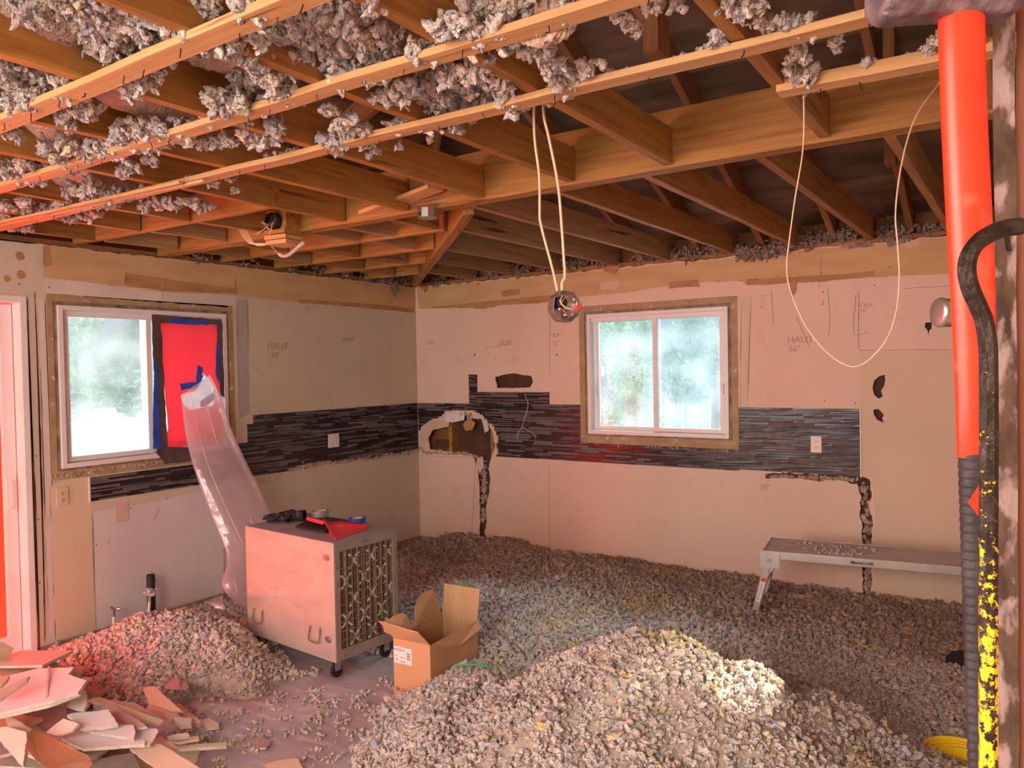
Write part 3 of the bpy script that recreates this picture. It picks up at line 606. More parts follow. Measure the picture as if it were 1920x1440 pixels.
# ---- windows
def ringbox(bm, x0, x1, z0, z1, t, y0, y1, t2=None):
    t2 = t2 or t
    box(bm, x0, y0, z0, x0+t, y1, z1); box(bm, x1-t, y0, z0, x1, y1, z1)
    box(bm, x0+t, y0, z0, x1-t, y1, z0+t2); box(bm, x0+t, y0, z1-t2, x1-t, y1, z1)
def make_window(name, loc, rz, Wd, Ht, swap):
    r = empty(name, loc, rz, None, None, None, 'structure')
    fr = nb(); ringbox(fr, 0, Wd, 0, Ht, .030, -.012, .085, .030); obj('window_frame', fr, MT['vinyl'], r, bevel=.003)
    t2 = nb(); ringbox(t2, .030, Wd-.030, .030, Ht-.030, .010, .045, .055); box(t2, .03, .02, Ht-.066, Wd-.03, .03, Ht-.03); obj('track', t2, MT['vinyl'], r)
    mid = Wd/2
    for k, (a, b, y) in enumerate(((.040, mid+.022, .058 if swap else .022), (mid-.022, Wd-.040, .022 if swap else .058))):
        s = nb(); ringbox(s, a, b, .034, Ht-.034, .034, y, y+.022, .030); so = obj('sash', s, MT['vinyl'], r, bevel=.002)
        obj('pane', bx(a+.03, y+.009, .06, b-.03, y+.013, Ht-.06), MT['glass'], so)
        lx = a+.004 if k == 0 else b-.020
        obj('latch', bx(lx, y-.012, Ht*.33, lx+.016, y, Ht*.33+.085), MT['plate'], so, bevel=.003)
    return r
win1 = make_window('window_1', (0, W1['y0'], W1['z0']), math.pi/2, W1['y1']-W1['y0'], W1['z1']-W1['z0'], False)
win2 = make_window('window_2', (W2['x0'], 0, W2['z0']), 0, W2['x1']-W2['x0'], W2['z1']-W2['z0'], True)
def wood_frame(o4, i4, to3d, parent):
    (a, b, c, d), (e, f, g, h) = o4, i4
    def B(u0, u1, v0, v1, d0, d1, m, n):
        bm = nb(); P = [to3d(u, v, k) for k in (d0, d1) for u, v in ((u0, v0), (u1, v0), (u1, v1), (u0, v1))]
        V = [bm.verts.new(p) for p in P]
        for q in ((0, 1, 2, 3), (7, 6, 5, 4), (0, 4, 5, 1), (1, 5, 6, 2), (2, 6, 7, 3), (3, 7, 4, 0)): bm.faces.new([V[i] for i in q])
        o = obj(n, bm, m, None, bevel=.002); o.parent = parent; o.matrix_parent_inverse = parent.matrix_basis.inverted()
    w_ = .040
    B(a, b, h+.022, d, -.001, .09, MT['winwood'], 'rough_header'); B(a, b, c, g-.012, -.003, .09, MT['winwood'], 'rough_sill')
    B(a, e-.022, c, d, -.002, .09, MT['winwood'], 'rough_jamb'); B(f+.022, b, c, d, -.002, .09, MT['winwood'], 'rough_jamb')
    B(e-.022, e, g-.012, h+.022, .004, .09, MT['darkgap'], 'caulk_gap'); B(f, f+.022, g-.012, h+.022, .004, .09, MT['darkgap'], 'caulk_gap')
    B(e, f, h, h+.022, .004, .09, MT['darkgap'], 'caulk_gap'); B(e, f, g-.012, g, .004, .09, MT['darkgap'], 'caulk_gap')
bpy.context.view_layer.update()
wood_frame(W1o, (W1['y0'], W1['y1'], W1['z0'], W1['z1']), WL, win1); wood_frame(W2o, (W2['x0'], W2['x1'], W2['z0'], W2['z1']), WB, win2)

# ---- patio door on the left wall, covered outside with red sheet
dr = empty('door_1', (0, 0, 0), 0, None, None, None, 'structure')
cs = nb(); box(cs, -.0, -3.476, 0, .008, -3.440, 2.125); box(cs, -.0, -5.4, 2.09, .008, -3.476, 2.125); obj('casing', cs, MT['vinyl'], dr, bevel=.002)
obj('jamb', bx(-.12, -3.476, 0, 0, -3.448, 2.12), MT['vinyl'], dr); obj('jamb', bx(-.12, -5.4, 2.085, 0, -3.476, 2.12), MT['vinyl'], dr)
obj('jamb', bx(-.12, -5.4, 0, -.02, -5.375, 2.065), MT['vinyl'], dr)
st = nb(); box(st, -.118, -3.548, .03, -.088, -3.480, 2.08); box(st, -.115, -4.42, .03, -.075, -4.33, 2.06); box(st, -.118, -4.33, 1.98, -.088, -3.548, 2.08); box(st, -.118, -4.33, .03, -.088, -3.548, .14)
ds = obj('door_panel', st, MT['vinyl'], dr, bevel=.003)
st = nb(); ringbox(st, 0, .98, 0, 2.03, .09, 0, .04); d2 = obj('door_panel', st, MT['vinyl'], dr); d2.rotation_euler = (0, 0, math.pi/2); d2.location = (-.075, -5.36, .03)
hd = nb(); box(hd, -.088, -3.540, .86, -.082, -3.490, 1.08); tube(hd, smoothpts([(-.084, -3.525, .89), (-.055, -3.525, .905), (-.050, -3.525, .97), (-.055, -3.525, 1.035), (-.084, -3.525, 1.05)], 4), .006, 8); obj('door_handle', hd, MT['vinyl'], ds)
obj('threshold', bx(-.12, -5.4, 0, .0, -3.478, .03), MT['alu'], dr)
fm = nb(); vs = {}
for i in range(9):
    for j in range(13):
        y = -5.42+i*(1.99/8); z = -.02+j*(2.14/12); vs[i, j] = fm.verts.new((-.145+.010*math.sin(i*2.1+j*1.3), y, z))
for i in range(8):
    for j in range(12): fm.faces.new((vs[i, j], vs[i+1, j], vs[i+1, j+1], vs[i, j+1]))
tag(obj('plastic_sheet', fm, MT['redfilm'], None, smooth=True), 'bright red plastic sheet over the outside of the patio door at the far left', 'plastic sheet')
# ================================================================== CEILING FRAMING
JZ = 2.462
def rafter(x, lab):
    y1 = -min(x-.02, 6.2) if x < 5 else -6.2
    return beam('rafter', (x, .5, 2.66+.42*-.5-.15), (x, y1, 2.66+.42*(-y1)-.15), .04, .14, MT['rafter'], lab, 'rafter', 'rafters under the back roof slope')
ordw = ['first', 'second', 'third', 'fourth', 'fifth', 'sixth', 'seventh', 'eighth', 'ninth']
for i, x in enumerate((4.72, 4.22, 3.75, 3.27, 2.80, 2.32)):
    rafter(x, 'dark sloping roof rafter seen above the joists, %s from the right' % ordw[i])
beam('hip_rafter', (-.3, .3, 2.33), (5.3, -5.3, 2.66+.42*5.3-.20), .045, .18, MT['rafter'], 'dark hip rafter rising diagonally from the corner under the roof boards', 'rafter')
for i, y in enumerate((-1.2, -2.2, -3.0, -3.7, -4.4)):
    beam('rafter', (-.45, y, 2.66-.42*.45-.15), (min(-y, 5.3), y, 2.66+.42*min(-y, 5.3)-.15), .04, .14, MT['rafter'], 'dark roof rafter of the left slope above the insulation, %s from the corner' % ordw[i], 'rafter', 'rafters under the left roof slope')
for i, (x, y) in enumerate(((4.30, -1.5), (4.56, -3.9), (3.9, -3.4))):
    beam('roof_strut', (x, y, 2.60), (x, y, 2.66-.42*y-.02), .05, .09, MT['rafter'], ['short dark upright strut behind the rightmost back joist', 'dark upright strut above the short strip at upper right', 'dark upright strut above the middle of the third strip'][i], 'strut', up=(0, 1, 0))
# double header beam, parallel to the back wall
hb = beam('header_beam', (-.02, -2.585, JZ-.012), (5.35, -2.615, JZ-.012), .045, .235, MT['wood'], 'long doubled header beam crossing the ceiling parallel to the back wall', 'beam')
hb2 = beam('beam_ply', (0, -2.54, JZ-.010), (5.35, -2.57, JZ-.010), .042, .235, MT['wood'], None)
hb2.parent = hb; hb2.matrix_parent_inverse = hb.matrix_world.inverted()
LN = {0: 'rightmost', 1: 'second from the right', 2: 'third from the right', 3: 'fourth from the right', 4: 'fifth from the right', 5: 'sixth from the right', 6: 'seventh from the right', 7: 'eighth from the right', 8: 'leftmost'}
# near joists, running from the header beam over the strips towards the camera
for i, x in enumerate((4.24, 3.64, 3.19, 2.70, 2.23, 1.78, 1.15, .69, .22)):
    beam('ceiling_joist', (x, -2.63 if x > 1.2 else -3.145, JZ), (x+(.0 if i else .01), -7.2, JZ), .038, .145, MT['wood'],
         'orange brown ceiling joist on the near side of the header beam, %s' % LN[i], 'joist', 'near ceiling joists', seed=i)
beam('ceiling_joist', (4.74, -2.63, JZ), (4.74, -7.2, JZ), .038, .145, MT['wood'], 'ceiling joist mostly hidden behind the red hammer handle', 'joist', None)
# far joists, from header or diagonal to the back wall
for i, (x, y0, m) in enumerate(((4.43, -2.50, 'wood'), (3.97, -2.50, 'wood'), (3.49, -2.50, 'wood'), (3.04, -2.50, 'wood'), (2.54, -2.50, 'wood_grey'), (2.09, -2.02, 'wood_grey'), (1.58, -1.5, 'wood_grey'), (1.12, -1.04, 'wood_grey'), (.66, -.6, 'wood_grey'))):
    beam('ceiling_joist', (x, y0, JZ), (x+.02, .06, JZ), .038, .145, MT[m], 'ceiling joist running from the header side to the back wall, %s' % LN[i], 'joist', 'far ceiling joists', seed=20+i)
beam('ceiling_joist', (4.90, -2.5, JZ), (4.92, .06, JZ), .038, .145, MT['wood'], 'far ceiling joist behind the red handle at the right edge', 'joist')
beam('hip_board', (2.50, -2.46, JZ-.03), (.12, -.14, JZ-.03), .055, .16, MT['wood'], 'diagonal orange board rising from the room corner to the header beam', 'board')
# boards running parallel to the back wall on the left (orange rows) and their blocks
rows = ((-3.12, 1.80), (-2.08, 2.02), (-1.60, 1.55), (-1.12, 1.07), (-.63, .58))
rl = ['nearest row, left of the header', 'first row behind the header beam', 'second row behind the header beam', 'third row behind the header beam', 'last short row by the corner']
for i, (y, x1) in enumerate(rows):
    beam('jack_joist', (-.02, y-.02, JZ), (x1, y+.03, JZ), .038, .145, MT['wood'], 'red-lit orange board running to the left wall, '+rl[i], 'joist', 'boards running to the left wall', seed=40+i)
blocks = [(.72, 0, 1), (1.16, 0, 1), (.67, 1, 2), (1.34, 1, 2), (1.98, 1, 2), (.26, 1, 2), (.85, 2, 3), (1.40, 2, 3), (.36, 2, 3), (.87, 3, 4), (.42, 3, 4), (.30, 4, 5), (.22, 0, 1), (1.62, 1, 2)]
yy = [-3.12, -2.60, -2.08, -1.60, -1.12, -.63]
between = ['between the nearest row and the header beam', 'between the header beam and first row behind it', 'between the first and second rows behind the header', 'between the second and third rows behind the header', 'between the third row and the corner row']
cnt = {}
for i, (x, a, b) in enumerate(sorted(blocks, key=lambda q: (q[1], -q[0]))):
    cnt[a] = cnt.get(a, 0)+1
    beam('blocking_piece', (x, yy[a]+.035, JZ+.002), (x+.03, yy[b]-.035, JZ+.002), .038, .14, MT['wood_grey'] if (i % 3) else MT['wood'], 'brown blocking %s, %s from right' % (between[a], ordw[cnt[a]-1]), 'blocking', 'blocking pieces near the corner', seed=60+i)
beam('wood_scrap', (1.92, -2.60, JZ+.02), (2.5, -2.72, JZ+.05), .10, .02, MT['strap'], 'rough chipped plank laid against the header beam beside the metal box', 'board')
# furring strips nailed under the near joists
strips = (((2.0, -4.455), (5.3, -4.44), 'nearest furring strip, crossing the upper left corner'),
          ((.02, -4.10), (5.3, -4.02), 'second furring strip from the camera, hung with grey insulation'),
          ((.02, -3.70), (5.3, -3.60), 'third furring strip from the camera, with the cables hanging behind it'))
for i, (a, b, lab) in enumerate(strips):
    s = beam('furring_strip', (a[0], a[1], JZ-.020), (b[0], b[1], JZ-.020), .064 if i else .068, .020, MT['strap'], lab, 'strip', 'furring strips under the joists', seed=80+i)
    rnd = random.Random(i); n = 22
    nail_row(s, [(a[0]+(b[0]-a[0])*(k+.5+rnd.uniform(-.4, .4))/n, a[1]+(b[1]-a[1])*(k+.5)/n+rnd.uniform(-.02, .02), JZ-.020) for k in range(n)], .0016, .024)
s = beam('furring_strip', (.02, -4.92, JZ-.020), (5.3, -4.90, JZ-.020), .064, .020, MT['strap'], 'furring strip just showing at the top left corner of the photo', 'strip', 'furring strips under the joists', seed=90)
s = beam('furring_strip', (4.235, -3.245, JZ-.020), (5.3, -3.18, JZ-.020), .066, .036, MT['strap'], 'short strip at upper right running behind the red handle', 'strip', None, seed=84)
nail_row(s, [(4.45, -3.22, JZ-.02), (4.35, -3.23, JZ-.02)])
for i, (x, y) in enumerate(((.1, -3.82), (.2, -3.78))):
    beam('lath_scrap', (x, y, JZ-.035), (x+1.9, y+.09, JZ-.037), .02, .012, MT['strap'], 'thin splintered lath beside the third strip, %s piece' % ('nearer' if i == 0 else 'farther'), 'lath')

# ---- metal octagon box on the header, junk hanging near the left
def octo(bm, c, r, h, axis='z', n=8, ph=math.pi/8):
    c = Vector(c); A = {'z': (Vector((1, 0, 0)), Vector((0, 1, 0)), Vector((0, 0, 1))), 'y': (Vector((1, 0, 0)), Vector((0, 0, 1)), Vector((0, -1, 0)))}[axis]
    R0 = [[bm.verts.new(c+A[0]*rr*math.cos(ph+k*2*math.pi/n)+A[1]*rr*math.sin(ph+k*2*math.pi/n)+A[2]*d) for k in range(n)] for rr, d in ((r, 0), (r, h), (r*.94, h), (r*.94, h*.08))]
    for a in range(3):
        for k in range(n): bm.faces.new((R0[a][k], R0[a][(k+1) % n], R0[a+1][(k+1) % n], R0[a+1][k]))
    bm.faces.new(R0[0]); bm.faces.new(R0[3])
pb = at(802, 392, 'z', JZ-.012)
jb = empty('ceiling_box', (pb.x, pb.y, JZ-.012), 0, 'small galvanised ceiling box on the header beam near the diagonal board', 'electrical box')
b = nb(); octo(b, (0, 0, -.045), .052, .045, 'z', 10); b2 = obj('box_shell', b, MT['steel'], jb)
b = nb(); box(b, -.055, -.012, -.003, .055, .012, 0); obj('mounting_bracket', b, MT['steel'], jb)
b = nb(); tube(b, [(-.01, -.045, -.03), (-.01, -.054, -.03)], .009, 10); obj('knockout', b, MT['rubber'], jb)
for k in (0, 1):
    obj('screw', tb([(-.06+k*.11, 0, -.02), (-.06+k*.11, -.005, .02)], .0022, 6), MT['bar'], jb)

pj = at(530, 440, 'z', 2.43)
hg = empty('hanging_fixture_block', (pj.x, pj.y, 2.46), math.radians(8), 'stack of brown wood blocks with torn wires hanging under the ceiling near the left wall', 'wood block')
for k, (z, a, c) in enumerate(((-.035, .15, 'wood'), (-.064, .155, 'strap'), (-.092, .15, 'strap'))):
    b = nb(); box(b, -a/2+k*.006, -.07, z-.0, a/2+k*.006, .07, z+.024); obj('block_layer', b, MT[c], hg, bevel=.002)
b = nb(); box(b, -.07, -.05, -.012, .07, .07, .10); obj('block_body', b, MT['wood'], hg, bevel=.003)
b = nb(); octo(b, (0, -.055, .035), .048, .035, 'y', 10); obj('box_shell', b, MT['rubber'], hg)
rnd = random.Random(4)
for k in range(5):
    a = Vector((rnd.uniform(-.03, .03), -.09, .035+rnd.uniform(-.03, .03))); obj('wire', tb(smoothpts([a, a+Vector((rnd.uniform(-.05, .05), -.02, rnd.uniform(-.03, .02))), a+Vector((rnd.uniform(-.08, .06), -.03, rnd.uniform(-.07, -.02)))], 4), .002, 6), MT['copper'] if k % 2 else MT['cable'], hg)
for k in range(4):
    obj('wire', tb(smoothpts([(-.30+k*.014, -.03, .03), (-.22+k*.012, -.04, -.06), (-.13, -.05, -.075-k*.004), (-.02, -.06, -.085)], 5), .003, 6), MT['cable'], hg)
b = nb(); tube(b, smoothpts([(-.03, -.06, -.10), (.02, -.05, -.15), (.06, -.03, -.155), (.11, .0, -.11), (.14, .02, -.08)], 4), [.002]*4+[.010]*9+[.012]*3+[.004], 8); obj('torn_fibre_strip', b, MT['core'], hg)

# ---- hanging octagon box on two cables
D0 = 2.42
cc = atd(1058, 575, D0)
hb_ = empty('hanging_junction_box', cc, 0, 'open octagonal steel junction box hanging on two cream cables before the back wall', 'electrical box')
mrot = Matrix.Rotation(math.radians(56), 4, 'Z') @ Matrix.Rotation(math.radians(8), 4, 'Y')
b = nb(); octo(b, (0, .02, 0), .052, .042, 'y', 8); b.transform(mrot); obj('box_shell', b, MT['steel'], hb_, bevel=.001)
def rt(p): return mrot @ Vector(p)
b = nb(); tube(b, [rt((-.018, .012, .01)), rt((-.018, -.018, .01))], .019, 12); obj('cable_clamp', b, MT['rubber'], hb_)
b = nb(); tube(b, [rt((.014, .012, -.02)), rt((.014, -.01, -.02))], .012, 12); obj('cable_clamp', b, MT['steel'], hb_)
for k in range(7):
    a = k*.9; c0 = rt((.03*math.cos(a), -.0215, .03*math.sin(a))); obj('screw', tb([c0, c0+(mrot.to_3x3() @ Vector((0, -.004, 0)))], .0035, 8), MT['plate'], hb_)
obj('wire', tb([rt(p) for p in smoothpts([(-.025, -.02, .0), (-.01, -.035, .03), (.022, -.035, .022), (.025, -.03, -.01), (.0, -.035, -.025), (-.02, -.03, -.015)], 5)], .0022, 6), MT['copper'], hb_)
obj('wire', tb([rt(p) for p in smoothpts([(-.02, -.02, .03), (-.03, -.035, .005), (.0, -.04, -.01), (.045, -.04, .01)], 5)], .0022, 6), MT['cable'], hb_)
w0 = atd(1076, 579, D0-.035)-cc; w1 = atd(1092, 574, D0-.035)-cc
obj('wire_nut', tb([w0, w0.lerp(w1, .3), w1], [.005, .0085, .006], 10), MT['red'], hb_)
obj('wire', tb([rt((0, -.03, 0)), w0], .002, 6), MT['copper'], hb_)
for k, pts in enumerate((((1001, 214), (1003, 265), (1011, 330), (1012, 390), (1013, 415), (1024, 460), (1035, 500), (1045, 545)), ((1019, 211), (1030, 262), (1046, 345), (1053, 420), (1057, 480), (1059, 517), (1054, 530), (1054, 545)))):
    top_ = at(*pts[0], 'z', JZ+.01); dt = (top_-CAM).dot(-AZ)
    P = [atd(q[0], q[1], dt+(D0-dt)*min(1, (j/(len(pts)-1)))) for j, q in enumerate(pts)]
    P = [P[0]+Vector((0, .01, .10))]+P
    c1 = tb(smoothpts(P, 6), .0042 if k == 0 else .0046, 8); o = obj('electric_cable', c1, MT['cable'], None, smooth=True)
    tag(o, ('left of the two cream cables holding the hanging junction box' if k == 0 else 'right of the two cream cables holding the hanging junction box'), 'cable', 'cables of the hanging box')
# thin loop cable on the right
pts = ((1507, 188), (1507, 250), (1503, 300), (1491, 370), (1480, 450), (1475, 500), (1482, 545), (1510, 610), (1550, 660), (1590, 686), (1622, 680), (1660, 640), (1680, 585), (1686, 520), (1683, 460), (1679, 400), (1688, 320), (1705, 250), (1725, 205), (1762, 153))
P = [atd(q[0], q[1], 2.30+.12*math.sin(i*.33)) for i, q in enumerate(pts)]
e0 = at(1507, 186, 'z', JZ-.01); P[0] = e0; e1 = at(1772, 145, 'z', JZ)
tag(obj('thin_cable', tb(smoothpts([e0+Vector((0, 0, .06))]+P+[e1+Vector((0, 0, .04))], 6), .0023, 6), MT['cable'], None, smooth=True), 'thin cream cable drooping in a long loop before the right back wall', 'cable')

# ---- outlets, vent wire
def plate_at(name, px, py, wall, lab, w_=.07, h_=.115, mat='plate', double=False, broken=False):
    u, v = (bw if wall == 'B' else lw)(px, py); r = empty(name, (u, -.008, v) if wall == 'B' else (.008, u, v), 0 if wall == 'B' else math.pi/2, lab, 'outlet')
    b = nb(); box(b, -w_/2, -.006, -h_/2, w_/2, 0.001, h_/2); obj('cover_plate', b, MT[mat], r, bevel=.002)
    cx = (-.024, .024) if double else (0,)
    if double:
        b = nb(); box(b, -.030, -.011, -.010, -.020, -.005, .010); obj('switch_lever', b, MT['plate'], r, bevel=.001); cx = (.024,)
    for c in cx:
        for s in (-1, 1):
            b = nb(); tube(b, [(c, -.0055, s*.021), (c, -.0085, s*.021)], .0155, 16); so = obj('socket', b, MT[mat], r)
            b = nb(); box(b, c-.007, -.0092, s*.021-.004, c-.0045, -.0080, s*.021+.006); box(b, c+.0045, -.0092, s*.021-.004, c+.007, -.0080, s*.021+.006); tube(b, [(c, -.008, s*.021-.008), (c, -.0092, s*.021-.008)], .0025, 8); obj('slots', b, MT['ink'], so)
    return r
plate_at('switch_and_outlet', 624, 826, 'L', 'cream switch and outlet plate on the dark mosaic of the left wall', .12, .115, double=True)
plate_at('wall_outlet', 1531, 833, 'B', 'cream outlet with a chipped corner on the mosaic right of the window', .072, .115)
po = plate_at('wall_outlet', 116, 931, 'L', 'painted over outlet below the left window beside the door casing', .068, .112, 'beige'); po.location.x = .004
plate_at('wall_outlet', 948, 1014, 'B', 'pinkish outlet plate low on the back wall just above the insulation', .11, .085, 'paint_back')
a = at(984, 728, 'y', -.003); P = [at(984, 727, 'y', .03)]+[at(*q, 'y', -.014-.008*(i % 2)) for i, q in enumerate(((986, 745), (990, 760), (982, 790), (978, 802), (972, 812), (970, 824)))]
vw = empty('vent_hole_wire', (0, 0, 0), 0, 'forked grey wire dangling from the vent hole over the back wall mosaic', 'wire')
obj('wire', tb(smoothpts(P, 5), .0026, 6), MT['cable'], vw); obj('wire', tb(smoothpts([P[4], at(985, 803, 'y', -.02), at(997, 812, 'y', -.02), at(1004, 817, 'y', -.016), at(1004, 823, 'y', -.012)], 5), .0022, 6), MT['cable'], vw)

# ---- red sheet, tapes and duct on the left window
def wallpoly(name, px, off, mat, par, thick=.0006, rgh=0, holes=None, seed=0):
    poly = [Vector(lw(*q)) for q in px]
    if rgh: poly = rag([tuple(p) for p in poly], rgh, .04, seed)
    hs = [[lw(*q) for q in h] for h in (holes or [])]
    bm = sheet_with_holes([tuple(p) for p in poly], hs, lambda u, v, d: Vector((off+d+.004*math.sin(u*23+v*9)*math.cos(v*17), u, v)), thick, None)
    return obj(name, bm, mat, par, smooth=False)
hole = [(336, 742), (342, 737), (365, 733), (364, 720), (370, 706), (378, 700), (392, 716), (402, 740), (400, 760), (375, 764), (352, 768), (340, 758)]
sr = empty('plastic_sheet', (0, 0, 0), 0, 'red plastic sheet taped over the right half of the left window', 'plastic sheet')
grid = [(297, 604), (350, 606), (404, 608), (406, 680), (408, 745), (412, 832), (360, 835), (308, 839), (312, 800), (303, 700)]
wallpoly('sheet', grid, .020, MT['redfilm_pink'], sr, .0006, .002, [hole], 3)
bt = nb()
for q, m, nme in (([(281, 590), (297, 592), (303, 700), (308, 790), (312, 848), (296, 850), (288, 790), (284, 690)], 'blacktape', 'tape_strip'), ([(281, 590), (412, 599), (412, 610), (297, 606)], 'blacktape', 'tape_strip'), ([(402, 606), (413, 607), (417, 745), (409, 742)], 'blacktape', 'tape_strip'), ([(292, 838), (355, 838), (368, 862), (306, 870), (290, 850)], 'blacktape', 'tape_strip'), ([(316, 597), (386, 602), (386, 610), (318, 607)], 'blue', 'tape_strip'), ([(402, 643), (407, 643), (406, 720), (400, 700)], 'blue', 'tape_strip'),
                  ([(333, 720), (364, 716), (362, 708), (366, 684), (376, 690), (374, 704), (378, 702), (366, 726), (336, 732)], 'blue', 'tape_strip'), ([(285, 680), (289, 680), (296, 820), (300, 842), (283, 842), (282, 790)], 'blue', 'tape_strip'), ([(372, 752), (396, 735), (399, 748), (380, 762), (370, 762)], 'blue', 'tape_strip')):
    wallpoly(nme, q, .024 if m == 'blacktape' else .028, MT[m], sr, .0008, .003, None, 5)
du = empty('plastic_duct', (0, 0, 0), 0, 'clear polyethylene tube drooping from the red sheet down behind the metal cabinet', 'duct')
pairs = (((338, 742), (393, 703), .03), ((343, 775), (410, 735), .07), ((350, 820), (428, 788), .13), ((360, 870), (450, 845), .20), ((377, 920), (478, 903), .28), ((405, 985), (500, 945), .36), ((432, 1045), (512, 985), .46), ((420, 1075), (505, 1030), .50), ((414, 1095), (500, 1065), .54), ((430, 1122), (495, 1110), .58), ((470, 1150), (512, 1130), .60))
bm = nb(); rings = []
for i, (l, r_, x) in enumerate(pairs):
    a = at(*l, 'x', x); c = at(*r_, 'x', x); m_ = (a+c)/2; h = (c-a)/2; n = 20; R_ = []
    nrm = Vector((1, 0, .35)).normalized(); dp = .035+.035*math.sin(min(i/7, 1)*2.6)
    for k in range(n):
        t_ = 2*math.pi*k/n; wr = 1+.05*math.sin(5*t_+i*1.9)+.04*math.sin(9*t_+i)
        R_.append(bm.verts.new(m_+h*math.cos(t_)*wr+nrm*dp*math.sin(t_)*wr+Vector((0, 0, .008*math.sin(k*2.3+i)))))
    rings.append(R_)
for i in range(len(rings)-1):
    for k in range(20): bm.faces.new((rings[i][k], rings[i][(k+1) % 20], rings[i+1][(k+1) % 20], rings[i+1][k]))
obj('duct_tube', bm, MT['poly'], du, smooth=True, sub=2)
bm = nb()
for off in (.30, .62):
    P = []
    for (l, r_, x) in pairs: P.append(at(l[0]+(r_[0]-l[0])*off, l[1]+(r_[1]-l[1])*off, 'x', x+.062))
    tube(bm, smoothpts(P, 4), .0016, 5)
obj('tube_seam', bm, MT['poly'], du)
# ================================================================== FLOOR INSULATION
CABX, CABY, CABRZ = 1.79, -2.765, math.radians(-4.5)
def G(x, y, cx, cy, sx, sy, h, rot=0):
    c, s = math.cos(rot), math.sin(rot); u = (x-cx)*c+(y-cy)*s; v = -(x-cx)*s+(y-cy)*c
    return h*np.exp(-.5*((u/sx)**2+(v/sy)**2))
def hfield(x, y):
    x = np.asarray(x, float); y = np.asarray(y, float)
    h = G(x, y, .80, -3.02, .32, .21, .24, -.2)+G(x, y, 1.25, -3.35, .3, .16, .06)+G(x, y, .45, -3.15, .3, .2, .10)+G(x, y, .3, -3.5, .35, .2, .05)+G(x, y, 1.36, -3.06, .20, .13, .13)+G(x, y, 1.0, -2.84, .16, .07, .10)+G(x, y, 1.66, -2.88, .09, .07, .09)
    h = h+G(x, y, 3.74, -2.98, .52, .42, .42, .15)+G(x, y, 3.05, -3.20, .40, .3, .10)+G(x, y, 2.65, -2.80, .22, .2, .05)+G(x, y, 4.2, -3.1, .5, .5, .15)
    # broad layer over the far and right part of the room
    edge = 1/(1+np.exp(-((x-2.35)*2.2+(y+2.75)*1.6)/.16)); back = 1/(1+np.exp(-(y+2.25)/.06))*(1/(1+np.exp(-(x-.25)/.10)))
    lay = np.maximum(edge, back)*(.075+.07*vnoise(x, y, 1.7, 3)+.03*vnoise(x, y, 4.3, 4))
    h = h+lay*.9
    h = h+G(x, y, 1.0, -.35, .5, .3, .05)+G(x, y, 2.0, -.5, .6, .25, .05)+G(x, y, .3, -2.4, .3, .4, .06)
    h = h+(.03+.05*vnoise(x, y, 2.9, 8))*G(x, y, 2.75, -3.55, .55, .22, 1)
    nn = vnoise(x, y, 5.5, 41)-.5; xl = 1.56+(y+3.0)*.62+nn*.30; xr = 1.93-(y+2.68)*.86-nn*.26
    bare = (1/(1+np.exp(-(x-xl)/.02)))*(1/(1+np.exp(-(xr-x)/.02)))*(1/(1+np.exp((y+2.70)/.04)))
    h = h*(1-bare)-.03*bare
    # keep cabinet and carton standing on the floor
    c, s = math.cos(CABRZ), math.sin(CABRZ); u = (x-CABX)*c+(y-CABY)*s; v = -(x-CABX)*s+(y-CABY)*c
    incab = (u > -.86) & (u < .05) & (v > -.03) & (v < .5); h = np.where(incab, np.minimum(h, .03), h)
    h = h*(.82+.3*vnoise(x, y, 6, 5))-.022
    inbox = (x > 2.10) & (x < 2.37) & (y > -2.69) & (y < -2.24); h = np.where(inbox, -.01, h)
    return h
gx = np.arange(0.01, 5.34, .03); gy = np.arange(-4.7, 0.0, .03); X, Y = np.meshgrid(gx, gy, indexing='ij'); Hh = hfield(X, Y)+RNG.normal(0, .005, X.shape)
V = np.stack([X, Y, np.maximum(Hh, -.03)], -1).reshape(-1, 3); nx, ny = X.shape
I = np.arange(nx*ny).reshape(nx, ny); F = np.stack([I[:-1, :-1], I[1:, :-1], I[1:, 1:], I[:-1, 1:]], -1).reshape(-1, 4)
keep = (V[F][:, :, 2] > -.015).any(1); F = F[keep]
def infrustum(P, m=260):
    d = P-np.array(CAM); q = np.stack([d@np.array(AX), d@np.array(AY), d@np.array(AZ)], 1); dep = -q[:, 2]
    px = 960+FPX*q[:, 0]/dep; py = 720-FPX*q[:, 1]/dep
    return (dep > .2) & (px > -m) & (px < 1920+m) & (py > -m) & (py < 1440+m), dep
N0 = 135000
P = np.stack([RNG.uniform(.02, 5.3, N0), RNG.uniform(-4.6, -.02, N0)], 1); h = hfield(P[:, 0], P[:, 1])
ok = h > -.004; P = P[ok]; h = h[ok]; Q = np.stack([P[:, 0], P[:, 1], np.maximum(h, .002)], 1); fr, dep = infrustum(Q); Q = Q[fr]; dep = dep[fr]
prob = np.clip(1.15-.12*dep, .45, 1); k = RNG.random(len(Q)) < prob; Q = Q[k]; dep = dep[k]
size = RNG.uniform(.005, .0125, len(Q))*(.84+.07*dep); Q[:, 2] += RNG.uniform(-.006, .016, len(Q))
lump = RNG.random(len(Q)) < .04; size[lump] *= 1.7
bi = (Q[:, 0] > 2.10) & (Q[:, 0] < 2.38) & (Q[:, 1] > -2.70) & (Q[:, 1] < -2.22); Q = Q[~bi]; size = size[~bi]; dep = dep[~bi]
